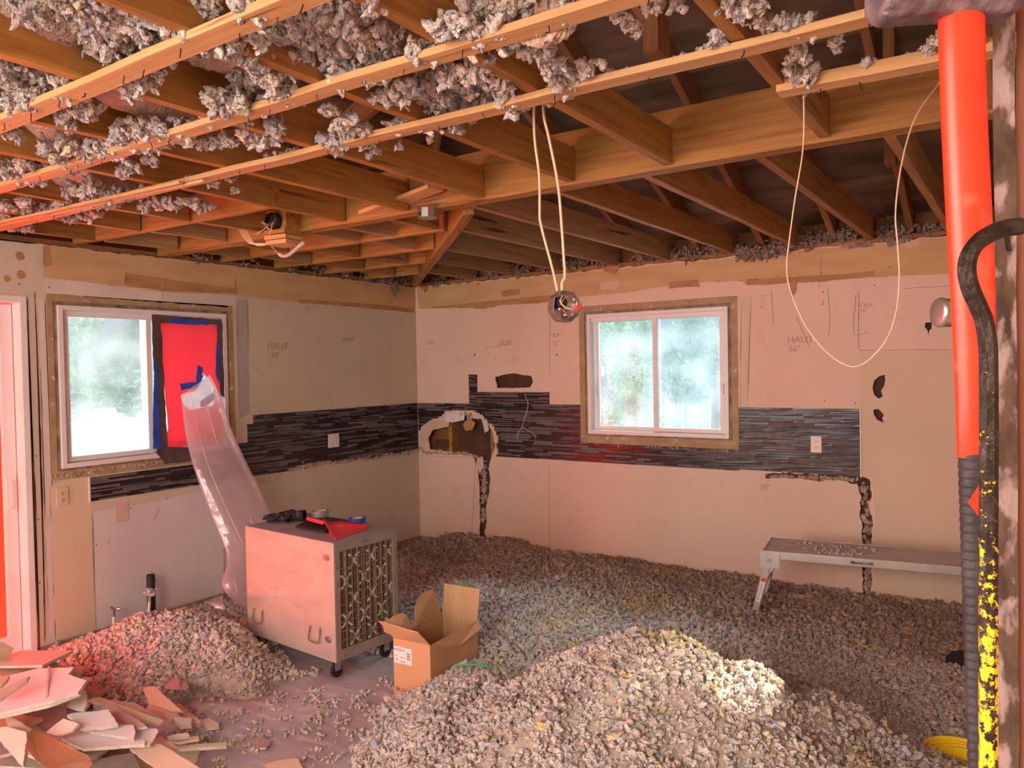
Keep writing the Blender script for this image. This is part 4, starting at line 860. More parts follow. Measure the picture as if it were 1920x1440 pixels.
# loose bits scattered over the bare floor
S = []
for cx, cy, s_, n in ((1.45, -3.25, .16, 130), (1.75, -3.2, .12, 70), (1.95, -3.0, .14, 110), (2.1, -3.35, .18, 150), (1.75, -3.55, .12, 120), (2.25, -3.05, .10, 90), (1.6, -2.95, .1, 60), (2.0, -3.65, .15, 130), (1.25, -3.4, .2, 130), (2.35, -3.5, .12, 110), (2.05, -2.85, .12, 80), (1.9, -3.3, .5, 160), (2.02, -2.62, .06, 50), (2.45, -3.3, .16, 160)):
    for _ in range(max(5, n//13)):
        c_ = RNG.normal(0, s_, 2)
        for q in RNG.normal(0, RNG.uniform(.012, .035), (int(RNG.integers(3, 16)), 2)): S.append((cx+c_[0]+q[0], cy+c_[1]+q[1], .005))
S = np.array(S); ss = RNG.uniform(.003, .011, len(S))
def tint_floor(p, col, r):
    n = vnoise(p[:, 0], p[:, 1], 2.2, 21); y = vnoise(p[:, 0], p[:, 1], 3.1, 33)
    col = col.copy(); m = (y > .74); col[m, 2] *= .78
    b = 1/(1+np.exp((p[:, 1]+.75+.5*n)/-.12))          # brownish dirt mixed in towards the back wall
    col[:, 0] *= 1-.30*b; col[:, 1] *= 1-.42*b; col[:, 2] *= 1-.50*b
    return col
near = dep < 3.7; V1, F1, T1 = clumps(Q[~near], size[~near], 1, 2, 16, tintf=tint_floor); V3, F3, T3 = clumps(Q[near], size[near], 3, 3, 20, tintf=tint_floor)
print('clumps', len(Q), near.sum()); V2, F2, T2 = clumps(S, ss, 2, 2, 10, tintf=tint_floor)
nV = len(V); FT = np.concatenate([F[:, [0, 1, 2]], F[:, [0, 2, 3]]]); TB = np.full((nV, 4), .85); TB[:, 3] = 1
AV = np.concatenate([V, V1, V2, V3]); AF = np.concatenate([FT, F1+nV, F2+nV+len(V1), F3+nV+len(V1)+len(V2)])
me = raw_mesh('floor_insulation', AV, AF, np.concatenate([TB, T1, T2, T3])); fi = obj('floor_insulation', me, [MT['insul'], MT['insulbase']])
mi = np.zeros(len(AF), dtype=np.int32); mi[:len(FT)] = 1; me.polygons.foreach_set('material_index', mi)
tag(fi, 'drifts of grey pink shredded insulation covering the floor', 'insulation', None, 'stuff')

# ---- insulation left in the ceiling
blobs = [(60, 15, 45), (110, 12, 45), (160, 15, 45), (205, 20, 50), (200, 60, 50), (240, 90, 45), (205, 100, 35), (260, 40, 60), (310, 35, 60), (330, 75, 50), (380, 30, 60), (390, 60, 40), (290, 95, 35),
         (15, 135, 28), (35, 160, 30), (30, 195, 22), (95, 150, 28), (120, 165, 22), (60, 185, 26), (12, 215, 14), (25, 245, 16), (36, 262, 6), (120, 215, 20), (135, 235, 9), (150, 205, 22), (240, 165, 20), (270, 155, 18), (300, 140, 12), (255, 175, 12), (130, 245, 6),
         (500, 10, 25), (540, 20, 40), (590, 15, 30), (460, 8, 20), (560, 45, 30), (520, 60, 30), (505, 95, 40), (545, 95, 45), (590, 75, 30), (620, 25, 40), (660, 25, 40), (640, 95, 45), (690, 60, 40), (600, 120, 38), (560, 145, 28), (650, 125, 30), (700, 95, 35), (730, 70, 28), (740, 110, 28), (780, 95, 26), (640, 150, 20), (690, 140, 24), (720, 135, 18), (810, 100, 15), (470, 35, 25), (488, 78, 18), (440, 80, 20), (700, 3, 20), (720, 15, 6),
         (460, 150, 30), (500, 140, 26), (520, 165, 26), (480, 175, 28), (450, 190, 26), (420, 200, 26), (400, 225, 20), (440, 220, 18), (545, 175, 18), (500, 195, 15), (400, 180, 22), (470, 115, 20), (420, 85, 20), (445, 98, 18),
         (235, 250, 26), (265, 240, 24), (260, 270, 20), (300, 265, 16), (345, 240, 22), (350, 260, 14), (300, 240, 20), (100, 285, 22), (130, 275, 22), (160, 280, 24), (190, 275, 22), (215, 285, 18), (140, 300, 16), (110, 300, 14), (225, 262, 14), (90, 275, 12), (130, 318, 10),
         (10, 315, 20), (30, 325, 18), (60, 330, 22), (50, 310, 14), (90, 320, 10), (15, 345, 12), (140, 355, 14), (170, 350, 18), (165, 370, 14), (190, 365, 18), (215, 360, 18), (240, 365, 16), (210, 380, 14), (190, 382, 12), (265, 360, 12), (250, 315, 12), (230, 320, 10), (280, 300, 10), (400, 270, 16), (430, 262, 14), (460, 250, 12), (380, 275, 8), (500, 255, 22), (515, 240, 15), (480, 265, 12), (520, 262, 8), (125, 360, 6), (127, 375, 5),
         (15, 385, 14), (40, 390, 14), (60, 395, 16), (50, 378, 12), (90, 390, 12), (115, 382, 12), (10, 410, 12), (60, 408, 8), (160, 405, 12), (130, 410, 12), (180, 400, 8), (330, 383, 12), (360, 380, 12), (300, 385, 12), (270, 388, 10), (385, 385, 8), (20, 425, 10), (50, 428, 8), (376, 395, 6), (402, 343, 10), (430, 335, 8), (440, 355, 6), (350, 338, 8),
         (830, 55, 26), (860, 40, 22), (890, 60, 26), (870, 75, 22), (900, 20, 32), (930, 50, 26), (950, 75, 20), (855, 95, 12), (940, 15, 30), (965, 40, 30), (990, 20, 35), (1000, 50, 25), (1040, 15, 35), (1070, 20, 22), (970, 65, 18), (1040, 42, 12), (920, 112, 12),
         (800, 160, 35), (830, 190, 38), (860, 180, 35), (790, 200, 28), (750, 180, 25), (720, 180, 18), (700, 185, 12), (880, 200, 30), (900, 160, 30), (920, 190, 28), (950, 185, 26), (970, 195, 16), (845, 145, 22), (870, 135, 20), (900, 135, 26), (940, 155, 22), (810, 235, 20), (850, 232, 16), (760, 160, 14),
         (615, 205, 16), (640, 235, 22), (620, 260, 18), (650, 260, 20), (680, 240, 16), (630, 280, 12), (700, 260, 10), (740, 240, 12), (755, 235, 8), (680, 265, 12), (660, 220, 12), (600, 265, 8), (560, 285, 10), (545, 290, 10), (500, 297, 8), (530, 298, 8), (520, 290, 6), (690, 292, 6), (705, 285, 10), (750, 275, 6), (805, 262, 4),
         (1020, 95, 22), (1035, 125, 22), (1050, 150, 22), (1065, 165, 18), (1040, 175, 14), (1085, 145, 14), (1100, 130, 14), (1110, 150, 10), (1130, 120, 9), (1145, 135, 6), (1168, 137, 7), (985, 95, 15), (1030, 195, 5), (1000, 90, 12), (960, 85, 14),
         (1150, 15, 16), (1165, 30, 14), (1190, 45, 10), (1195, 60, 6), (1215, 15, 12), (1235, 12, 8), (1175, 45, 8), (1270, 5, 10),
         (1360, 8, 16), (1370, 22, 14), (1385, 32, 8), (1400, 12, 18), (1425, 10, 14), (1345, 65, 10), (1345, 80, 14), (1330, 90, 10), (1310, 100, 8), (1285, 110, 10), (1270, 115, 5), (1325, 105, 6),
         (1420, 45, 12), (1445, 45, 14), (1450, 60, 12), (1475, 45, 18), (1490, 60, 14), (1510, 45, 18), (1525, 55, 12), (1465, 70, 9), (1500, 70, 8), (1500, 95, 12), (1505, 112, 8), (1480, 110, 8), (1485, 130, 12), (1500, 145, 16), (1520, 135, 16), (1535, 150, 12), (1490, 165, 10), (1510, 168, 12), (1530, 165, 8), (1565, 80, 9), (1567, 93, 5), (1622, 118, 7), (1640, 122, 10), (1650, 125, 5), (1700, 112, 8), (1715, 108, 8), (1735, 100, 10), (1748, 85, 8), (1738, 118, 6), (1755, 75, 6)]
CP = []; CS = []; r = np.random.default_rng(9)
for (px, py, rad) in blobs:
    big_ = rad > 26; z = 2.53 if big_ else 2.47; c = at(px, py, 'z', z); dp = (c-CAM).dot(-AZ); R_ = rad/FPX*dp; n = int(10+R_*R_*16000)
    n = min(n, 130); q = r.normal(0, .46, (n, 3))*R_; q[:, 2] *= .62
    CP.append(np.array(c)[None]+q); CS.append(r.uniform(.006, .0175, n)*(1 if R_ > .02 else .62))
CP = np.concatenate(CP); CS = np.concatenate(CS); CP[:, 2] = np.clip(CP[:, 2], 2.40, 2.72)
V, F, T = clumps(CP, CS, 31, 3, 16, stretch=1.1)
tag(obj('ceiling_insulation', raw_mesh('ceiling_insulation', V, F, T), MT['insul']), 'ragged grey insulation clumps hanging between and over the ceiling strips', 'insulation', None, 'stuff')
# along the top of the walls
pts = []; sz = []
for (x, n, hgt, dn) in ((4.75, 30, .03, 0), (4.55, 50, .03, 0), (4.35, 60, .03, 0), (4.15, 120, .05, 0), (4.05, 60, .03, 0), (3.8, 110, .04, .0), (3.7, 60, .03, 0), (3.55, 160, .05, .0), (3.42, 130, .04, .03), (3.32, 150, .04, .05), (3.22, 150, .04, .06), (3.12, 100, .03, .02), (2.95, 90, .04, 0), (2.75, 90, .04, 0), (2.6, 60, .03, 0), (2.35, 70, .03, 0), (2.0, 90, .04, 0), (1.75, 80, .04, 0), (1.5, 60, .03, 0), (1.2, 90, .04, 0), (.9, 80, .04, 0), (.6, 100, .05, 0), (.3, 100, .05, 0)):
    q = r.normal(0, 1, (n, 3))*np.array((.055, .022, hgt*.6)); q += np.array((x, .005 if dn == 0 else -.02, 2.50-dn)); q[:, 1] = np.minimum(q[:, 1], .07); pts.append(q); sz.append(r.uniform(.006, .014, n))
for (y, n) in ((-.35, 160), (-.42, 60), (-.15, 80), (-.6, 60), (-.9, 60), (-1.2, 60), (-1.5, 60), (-1.9, 40), (-2.3, 50)):
    q = r.normal(0, 1, (n, 3))*np.array((.02, .05, .03)); q += np.array((.0, y, 2.50)); pts.append(q); sz.append(r.uniform(.006, .013, n))
q = r.normal(0, 1, (40, 3))*np.array((.012, .02, .04)); q += np.array((.03, -.31, 2.42)); pts.append(q); sz.append(r.uniform(.006, .012, 40))
pts = np.concatenate(pts); sz = np.concatenate(sz)
def dirty(p, col, r): col = col.copy(); col[:, :3] *= np.array([.52, .42, .38]); return col
V, F, T = clumps(pts, sz, 41, 2, 10, tintf=dirty)
tag(obj('wall_top_insulation', raw_mesh('wall_top_insulation', V, F, T), MT['insul']), 'dirty insulation crumbs lying along the top of the walls', 'insulation', None, 'stuff')
# batts with smooth fibrous undersides
def batt(px, z, label, seed):
    c = [at(*q, 'z', z) for q in px]; bm = nb(); n = 18; rnd = random.Random(seed)
    grid_ = [[None]*(n+1) for _ in range(n+1)]
    for i in range(n+1):
        for j in range(n+1):
            u, v = i/n, j/n; p = (c[0]*(1-u)+c[1]*u)*(1-v)+(c[3]*(1-u)+c[2]*u)*v
            e = min(u, 1-u, v, 1-v); sag = -.045*math.sin(math.pi*min(1, e*3.2)/2)+rnd.uniform(-.004, .004)
            grid_[i][j] = bm.verts.new(p+Vector((rnd.uniform(-.004, .004), rnd.uniform(-.004, .004), sag+.02)))
    for i in range(n):
        for j in range(n): bm.faces.new((grid_[i][j], grid_[i+1][j], grid_[i+1][j+1], grid_[i][j+1]))
    ret = bmesh.ops.extrude_face_region(bm, geom=bm.faces[:]); bmesh.ops.translate(bm, verts=[v for v in ret['geom'] if isinstance(v, bmesh.types.BMVert)], vec=(0, 0, .07))
    tag(obj('insulation_batt', bm, MT['batt'], None, smooth=True), label, 'insulation batt', 'batts above the strips')
batt([(-40, 0), (10, -10), (185, 60), (170, 110)], 2.56, 'pinkish brown fibrous batt in the top left corner above the second strip', 1)
batt([(150, 175), (200, 160), (385, 215), (345, 250)], 2.55, 'tan fibrous batt lying between the first and second strips', 2)
batt([(40, 240), (90, 225), (230, 265), (120, 290)], 2.55, 'small fibrous batt behind the leftmost hanging clumps', 3)
batt([(330, 120), (470, 85), (560, 110), (480, 150)], 2.58, 'fibrous batt behind the clumps under the first strip', 4)
batt([(820, -10), (1000, -30), (1050, 0), (900, 22)], 2.60, 'dark yellowish batt at the top edge above the second strip', 5)
batt([(90, 345), (170, 335), (260, 370), (150, 385)], 2.53, 'pink fibrous batt behind the third strip at the left', 6)
batt([(960, 75), (1050, 45), (1090, 50), (1010, 85)], 2.455, 'yellowish batt scrap clinging under the second strip at top centre', 7)

# ================================================================== AIR SCRUBBER CABINET
cb = empty('filter_cabinet', (CABX, CABY, 0), CABRZ, 'scuffed metal air filter cabinet on casters with a grid covered filter on its right side', 'air scrubber')
Lc, Dc, Z0, Z1 = .82, .455, .105, .745
obj('body', bx(-Lc, .006, Z0, -.05, Dc, Z1-.006), MT['cab'], cb, bevel=.003)
obj('front_panel', bx(-Lc-.003, 0, Z0-.003, 0, .006, Z1-.004), MT['cab'], cb, bevel=.002)
obj('top_panel', bx(-Lc-.004, -.003, Z1-.006, .004, Dc+.003, Z1), MT['cabtop'], cb, bevel=.002)
ff = nb(); t = .035
box(ff, -.05, .0065, Z0, .0, .0065+t, Z1-.0065); box(ff, -.05, Dc-t, Z0, 0, Dc, Z1-.0065); box(ff, -.05, .0065+t, Z1-.055, 0, Dc-t, Z1-.0065); box(ff, -.05, .0065+t, Z0, 0, Dc-t, Z0+.055)
obj('filter_frame', ff, MT['cabframe'], cb, bevel=.002)
b = nb(); box(b, .0, .05, Z0+.015, .003, .07, Z0+.03); box(b, 0, .20, Z1-.035, .003, .24, Z1-.028); box(b, 0, .20, Z1-.035, .003, .206, Z1-.018)
for z in (.5, .6): box(b, 0, .012, z, .003, .024, z+.03)
box(b, 0, Dc-.024, .58, .004, Dc-.012, .63); obj('frame_clips', b, MT['steel'], cb)
y0, y1, z0, z1 = .0415, Dc-.035, Z0+.055, Z1-.055
pl = nb(); n = 22
for i in range(n):
    a = y0+(y1-y0)*i/n; c = y0+(y1-y0)*(i+1)/n; m_ = (a+c)/2
    v = [pl.verts.new(p) for p in ((-.045, a, z0), (-.012, m_, z0), (-.045, c, z0), (-.045, a, z1), (-.012, m_, z1), (-.045, c, z1))]
    pl.faces.new((v[0], v[1], v[4], v[3])); pl.faces.new((v[1], v[2], v[5], v[4]))
obj('filter_pleats', pl, MT['pleat'], cb)
gr = nb()
for i in range(10): y = y0+(y1-y0)*i/9; box(gr, -.008, y-.0022, z0, -.003, y+.0022, z1)
for i in range(12): z = z0+(z1-z0)*i/11; box(gr, -.0085, y0, z-.0025, -.0035, y1, z+.0025)
obj('wire_grid', gr, MT['grid'], cb)
cw = nb(); dy = (y1-y0)/9; dz = (z1-z0)/11
for ci in range(3):
    for ri in range(5):
        yc = y0+dy*(1.1+3*ci+(0 if ri % 2 else 1.4)); zc = z0+dz*(1.0+2.15*ri)
        if yc > y1-.02: continue
        for sy, sz in ((-1, 1), (1, 1), (-1, -1), (1, -1)):
            P = smoothpts([(-.0105, yc+sy*.006, zc+sz*.006), (-.0105, yc+sy*dy*.28, zc+sz*dz*.38), (-.0105, yc+sy*dy*.55, zc+sz*dz*.62), (-.0105, yc+sy*dy*.95, zc+sz*dz*.78)], 4)
            for k in range(len(P)-1):
                d = (P[k+1]-P[k]).normalized(); nn = Vector((0, -d.z, d.y))*.0055; q = [P[k]-nn, P[k+1]-nn, P[k+1]+nn, P[k]+nn]
                q = [Vector((p.x, min(max(p.y, y0), y1), min(max(p.z, z0), z1))) for p in q]
                try: prism(cw, q, (-.002, 0, 0))
                except Exception: pass
        box(cw, -.0125, yc-.010, zc-.012, -.0105, yc+.010, zc+.012)
obj('filter_webbing', cw, MT['card'], cb)
for hx, hz in ((-.70, .235), (-.165, .235)):
    hp = obj('handle_plate', bx(hx-.038, -.003, hz, hx+.038, 0, hz+.045), MT['cab'], cb, bevel=.001)
    b = nb(); tube(b, smoothpts([(hx-.04, -.006, hz+.03), (hx-.046, -.014, hz-.01), (hx-.036, -.020, hz-.045), (hx+.036, -.020, hz-.045), (hx+.046, -.014, hz-.01), (hx+.04, -.006, hz+.03)], 4), .0045, 8); obj('handle', b, MT['grid'], cb)
for lz in (.66, .22):
    b = nb(); tube(b, [(-.052, 0, lz), (-.052, -.008, lz)], .018, 14); tube(b, [(-.052, -.008, lz), (-.052, -.014, lz)], .008, 10); box(b, -.085, -.004, lz-.012, -.035, 0, lz+.012); obj('latch', b, MT['steel'], cb)
b = nb()
for i in range(8):
    for z in (Z0+.02, Z1-.02): tube(b, [(-.06-.1*i, 0, z), (-.06-.1*i, -.002, z)], .004, 6)
obj('rivets', b, MT['steel'], cb)
for i, (x, y) in enumerate(((-.06, .05), (-.76, .05), (-.06, .40), (-.76, .40))):
    b = nb(); tube(b, [(x-.011, y, .036), (x+.011, y, .036)], .036, 18); w_ = obj('caster_wheel', b, MT['rubber'], cb, bevel=.003)
    b = nb(); box(b, x-.016, y-.02, .04, x-.012, y+.02, .105); box(b, x+.012, y-.02, .04, x+.016, y+.02, .105); box(b, x-.02, y-.025, .098, x+.02, y+.025, .105); obj('caster_fork', b, MT['steel'], cb)

TOPZ = .745
def ontop(px, py, z=TOPZ): return at(px, py, 'z', z)
# duct tape roll, blue tape roll
def ringroll(name, c, ro, ri, h, mats, lab, cat):
    r_ = empty(name, c, 0, lab, cat); b = nb(); n = 28
    for a_, b_ in ((ro, ri),):
        L_ = [[b.verts.new((rr*math.cos(k*2*math.pi/n), rr*math.sin(k*2*math.pi/n), z)) for k in range(n)] for rr, z in ((ro, 0), (ro, h), (ri, h), (ri, 0))]
        for i in range(4):
            for k in range(n): b.faces.new((L_[i][k], L_[i][(k+1) % n], L_[(i+1) % 4][(k+1) % n], L_[(i+1) % 4][k]))
    obj('tape', b, mats[0], r_, smooth=False, bevel=.0008)
    b = nb(); L_ = [[b.verts.new((rr*math.cos(k*2*math.pi/n), rr*math.sin(k*2*math.pi/n), z)) for k in range(n)] for rr, z in ((ri-.0002, 0), (ri-.0002, h+.0004), (ri-.003, h+.0004), (ri-.003, 0))]
    for i in range(4):
        for k in range(n): b.faces.new((L_[i][k], L_[i][(k+1) % n], L_[(i+1) % 4][(k+1) % n], L_[(i+1) % 4][k]))
    obj('core', b, mats[1], r_); return r_
tp = ontop(601, 972); ringroll('duct_tape_roll', (tp.x, tp.y, TOPZ), .052, .038, .048, (MT['ducttape'], MT['core']), 'silver duct tape roll standing flat on the cabinet behind the red dustpan', 'tape roll')
tp = ontop(670, 979); ringroll('blue_tape_roll', (tp.x, tp.y, TOPZ), .052, .034, .026, (MT['blue'], MT['core']), 'flat blue tape roll on the cabinet top right of the duct tape', 'tape roll')
# black slotted tray
tr2 = empty('black_tray', (0, 0, 0), 0, 'flat black slotted tray on the cabinet under the red dustpan', 'tray')
q = [ontop(553, 990), ontop(610, 1001), ontop(652, 978), ontop(598, 970)]
bm = nb(); prism(bm, [p+Vector((0, 0, .012)) for p in q], (0, 0, -.012)); obj('tray_body', bm, MT['rubber'], tr2, bevel=.003)
bm = nb()
for i in range(12):
    a = q[0].lerp(q[1], (i+.5)/12); c = q[3].lerp(q[2], (i+.5)/12); d = (c-a)
    tube(bm, [a+d*.08+Vector((0, 0, .0135)), a+d*.92+Vector((0, 0, .0135))], .0022, 5)
obj('tray_ribs', bm, MT['grip'], tr2)
# red dustpan
dp_ = empty('dustpan', (0, 0, 0), 0, 'red plastic dustpan lying on the front right of the cabinet top', 'dustpan')
O = ontop(640, 985, TOPZ+.02)
L1 = ontop(606, 980, TOPZ+.035); Tip = ontop(627, 1012, TOPZ+.004); R1 = ontop(694, 990, TOPZ+.004); Bk = ontop(648, 980, TOPZ+.035)
bm = nb(); n = 10; rows_ = []
for i in range(n+1):
    u = i/n; f_ = Tip.lerp(R1, u); k_ = L1.lerp(ontop(690, 984, TOPZ+.02), u); row = []
    for j in range(6):
        v = j/5; p = f_.lerp(k_, v); p.z = TOPZ+.003+.040*(v**2.2)*(.55+.45*math.sin(math.pi*min(u+.12, 1)))+.03*max(0, (.12-u)/.12)*v; row.append(bm.verts.new(p))
    rows_.append(row)
for i in range(n):
    for j in range(5): bm.faces.new((rows_[i][j], rows_[i+1][j], rows_[i+1][j+1], rows_[i][j+1]))
o = obj('pan', bm, MT['red'], dp_, smooth=True); s_ = o.modifiers.new('s', 'SOLIDIFY'); s_.thickness = .0025; s_.offset = 1
h0 = ontop(608, 980, TOPZ+.034); h1_ = ontop(577, 972, TOPZ+.026)
bm = nb(); d = (h1_-h0).normalized(); sd = Vector((-d.y, d.x, 0))*.014; up_ = Vector((0, 0, .010))
ring_ = []
for k in range(5):
    c = h0.lerp(h1_, k/4); wv = 1+.1*math.sin(k); ring_.append([bm.verts.new(c+sd*a*wv+up_*b_) for a, b_ in ((-1, -1), (1, -1), (.8, 1), (-.8, 1))])
for k in range(4):
    for i in range(4): bm.faces.new((ring_[k][i], ring_[k][(i+1) % 4], ring_[k+1][(i+1) % 4], ring_[k+1][i]))
bm.faces.new(ring_[0]); bm.faces.new(ring_[-1]); obj('handle', bm, MT['red'], dp_, bevel=.004, smooth=True)
# black gloves, crumpled pair
def glove(name, px, py, rz, lab, seed, zz=.03):
    c = ontop(px, py); r_ = empty(name, (c.x, c.y, TOPZ), rz, lab, 'glove', 'pair of black work gloves'); rnd = random.Random(seed)
    bm = nb(); bmesh.ops.create_icosphere(bm, subdivisions=3, radius=1)
    for v in bm.verts:
        q = v.co.copy(); v.co = Vector((q.x*.055, q.y*.036, zz+q.z*zz))*(1+.10*math.sin(q.x*5+seed)*math.cos(q.y*6)+rnd.uniform(-.03, .03)); v.co.z = max(.001, v.co.z)
    obj('palm', bm, MT['fabric_black'], r_, smooth=True)
    for k in range(4):
        y = -.027+.018*k; L_ = (.05, .058, .054, .042)[k]; P = smoothpts([(-.035, y, zz*1.1), (-.035-L_*.5, y*1.2, zz*1.35), (-.035-L_*.85, y*1.25, zz*.9), (-.035-L_, y*1.2, .013)], 3)
        obj('finger', tb(P, [.0115]*(len(P)-2)+[.010, .006], 10), MT['fabric_black'], r_, smooth=True)
    P = smoothpts([(.01, -.035, zz), (-.012, -.055, zz*.9), (-.035, -.06, .014)], 3); obj('thumb', tb(P, [.013]*(len(P)-1)+[.007], 10), MT['fabric_black'], r_, smooth=True)
    bm = nb(); n = 16
    R_ = [[bm.verts.new((x, .032*s_*math.cos(k*2*math.pi/n), zz+(zz*.9)*s_*math.sin(k*2*math.pi/n))) for k in range(n)] for x, s_ in ((.035, 1.0), (.065, 1.05), (.085, 1.15))]
    for i in range(2):
        for k in range(n): bm.faces.new((R_[i][k], R_[i][(k+1) % n], R_[i+1][(k+1) % n], R_[i+1][k]))
    o = obj('cuff', bm, MT['fabric_black'], r_, smooth=True); o.modifiers.new('s', 'SOLIDIFY').thickness = .003
    obj('cuff_band', tb([(.05, -.034, zz), (.052, -.02, zz*1.85), (.052, .02, zz*1.85)], .003, 6), MT['glovegrey'], r_)
    return r_
glove('work_glove', 546, 977, math.radians(30), 'crumpled black work glove, right one of the pair on the cabinet', 1, .034)
glove('work_glove', 522, 977, math.radians(10), 'crumpled black work glove, left one of the pair on the cabinet', 2, .022)

# ================================================================== CARTON
bxr = empty('cardboard_box', (2.125, -2.68, 0), math.radians(3), 'open brown cardboard box with raised flaps standing in the insulation', 'box')
Wb, Db, Hb, T_ = .235, .43, .275, .004
w_ = nb(); box(w_, 0, 0, 0, Wb, T_, Hb); obj('front_wall', w_, MT['cardboard'], bxr)
obj('right_wall', bx(Wb-T_, T_, 0, Wb, Db, Hb-.002), MT['cardboard'], bxr); obj('left_wall', bx(0, T_, 0, T_, Db, Hb), MT['cardin'], bxr)
obj('back_wall', bx(T_, Db-T_, 0, Wb-T_, Db, Hb), MT['cardin'], bxr); obj('bottom', bx(T_, T_, 0, Wb-T_, Db-T_, .005), MT['cardin'], bxr)
def flap(poly, d, mat, seed):
    bm = nb(); prism(bm, [Vector(p) for p in poly], d); return obj('flap', bm, mat, bxr)
flap([(0, 0, Hb), (Wb, 0, Hb), (Wb-.015, -.075, Hb+.085), (-.035, -.07, Hb+.10)], (0, .003, .003), MT['cardboard'], 1)           # front flap, leaning out
flap([(0, .02, Hb), (0, .16, Hb), (-.035, .15, Hb+.07), (-.05, .12, Hb+.085), (-.09, .02, Hb+.06), (-.06, .0, Hb+.02)], (.003, 0, .003), MT['cardin'], 2)
flap([(0, .18, Hb), (0, Db-.01, Hb), (-.02, Db-.06, Hb+.155), (-.03, Db-.16, Hb+.15), (-.025, .21, Hb+.10)], (.003, 0, .002), MT['cardin'], 3)
flap([(0, Db, Hb), (Wb, Db, Hb), (Wb+.01, Db+.015, Hb+.17), (.004, Db+.018, Hb+.17)], (0, .003, 0), MT['cardin'], 4)
flap([(Wb, .03, Hb), (Wb, Db-.005, Hb), (Wb+.035, Db-.01, Hb-.03), (Wb+.012, .24, Hb-.075), (Wb+.006, .12, Hb-.05)], (.003, 0, 0), MT['cardboard'], 5)
lb = obj('shipping_label', bx(.002, -.0008, .150, .118, 0, .235), MT['label'], bxr)
def btext(body, x, z, s, par=None):
    c = bpy.data.curves.new('printed_text', 'FONT'); c.body = body; c.size = s; c.extrude = .0003; c.materials.append(MT['ink']); o = bpy.data.objects.new('printed_text', c); C.objects.link(o); o.parent = lb; o.location = (x, -.0011, z); o.rotation_euler = (math.pi/2, 0, 0)
btext('N1550-4', .003, .214, .018); btext('75', .012, .162, .018); btext('BLACK', .046, .157, .010); btext('BK', .012, .186, .009); btext('EACH', .046, .180, .009)
b = nb()
for i in range(3):
    z = .176+.013*i
    for k in range(7): box(b, .088+.0032*k, -.0012, z, .088+.0032*k+.0018, -.0007, z+.009)
obj('barcode', b, MT['ink'], lb); obj('label_rule', bx(.080, -.0011, .150, .0806, -.0006, .235), MT['glovegrey'], lb)

# ================================================================== WORK PLATFORM
bp_ = empty('work_platform', (3.50, -.86, 0), math.radians(8), 'low aluminium work platform standing in the insulation before the back wall', 'platform')
Lp, Wp, Hp = 1.14, .40, .505
obj('deck_surface', bx(0, .012, Hp-.012, Lp, Wp-.012, Hp), MT['aludusty'], bp_)
b = nb()
for i in range(15): box(b, .01, .03+i*.0235, Hp, Lp-.01, .034+i*.0235, Hp+.0022)
obj('tread_ribs', b, MT['aludusty'], bp_)
for y in (0, Wp-.012):
    b = nb(); box(b, 0, y, Hp-.046, Lp, y+.012, Hp+.003); obj('side_rail', b, MT['alu'], bp_, bevel=.003)
for x in (-.004, Lp-.004): obj('end_cap', bx(x, 0, Hp-.03, x+.008, Wp, Hp+.003), MT['alu'], bp_)
for xe, sgn in ((.035, -1), (Lp-.035, 1)):
    for y in (-.004, Wp-.022):
        b = nb(); box(b, xe-.055, y-.002, Hp-.10, xe+.06, y, Hp-.005); br_ = obj('hinge_bracket', b, MT['alu'], bp_, bevel=.002)
        b = nb(); tube(b, [(xe, y-.006, Hp-.055), (xe, y+.004, Hp-.055)], .016, 14); obj('pivot_bolt', b, MT['steel'], bp_)
        b = nb(); xf = xe+sgn*.115
        q = [Vector((xe-.022, y, Hp-.04)), Vector((xe+.022, y, Hp-.04)), Vector((xf+.020, y, .02)), Vector((xf-.020, y, .02))]; prism(b, q, (0, .022, 0)); lg = obj('leg', b, MT['alu'], bp_, bevel=.003)
        if sgn < 0 and y < 0:
            a = Vector((xe, y-.001, Hp-.04)).lerp(Vector((xf, y-.001, .02)), .28); c = Vector((xe, y-.001, Hp-.04)).lerp(Vector((xf, y-.001, .02)), .62); d = Vector((.013, 0, 0))
            b = nb(); prism(b, [a-d, a+d, c+d, c-d], (0, .0008, 0)); obj('warning_label', b, MT['label'], lg); c2 = a.lerp(c, .16); b = nb(); e = Vector((0, -.0008, 0)); prism(b, [a-d+e, a+d+e, c2+d+e, c2-d+e], (0, .0006, 0)); obj('label_heading', b, MT['red'], lg)
            b = nb()
            for k in range(10):
                s = a.lerp(c, .26+.07*k); box(b, s.x-.010, s.y-.001, s.z-.0015, s.x+.008*(.5+.5*random.random()), s.y-.0004, s.z+.0012)
            obj('label_lines', b, MT['ink'], lg)
    b = nb(); box(b, xe+sgn*.05-.01, .02, Hp*.52, xe+sgn*.05+.01, Wp-.03, Hp*.52+.02); obj('leg_brace', b, MT['alu'], bp_)
c = bpy.data.curves.new('maker_lettering', 'FONT'); c.body = 'Mastercraft'; c.size = .026; c.extrude = .0004; c.offset = .0006; c.materials.append(MT['ink']); o = bpy.data.objects.new('maker_lettering', c); C.objects.link(o); o.parent = bp_; o.location = (.49, -.0008, Hp-.031); o.rotation_euler = (math.pi/2, 0, 0)
r = np.random.default_rng(77); q = np.stack([r.normal(.42, .11, 60), r.uniform(.05, .3, 60), np.full(60, Hp+.004)], 1); V, F, T = clumps(q, r.uniform(.003, .011, 60), 78, 2, 6)
o = obj('platform_crumbs', raw_mesh('platform_crumbs', V, F, T), MT['insul']); o.matrix_world = Matrix.Translation((3.50, -.86, 0)) @ Matrix.Rotation(math.radians(8), 4, 'Z'); tag(o, 'insulation crumbs lying on the aluminium platform', 'insulation', None, 'stuff')

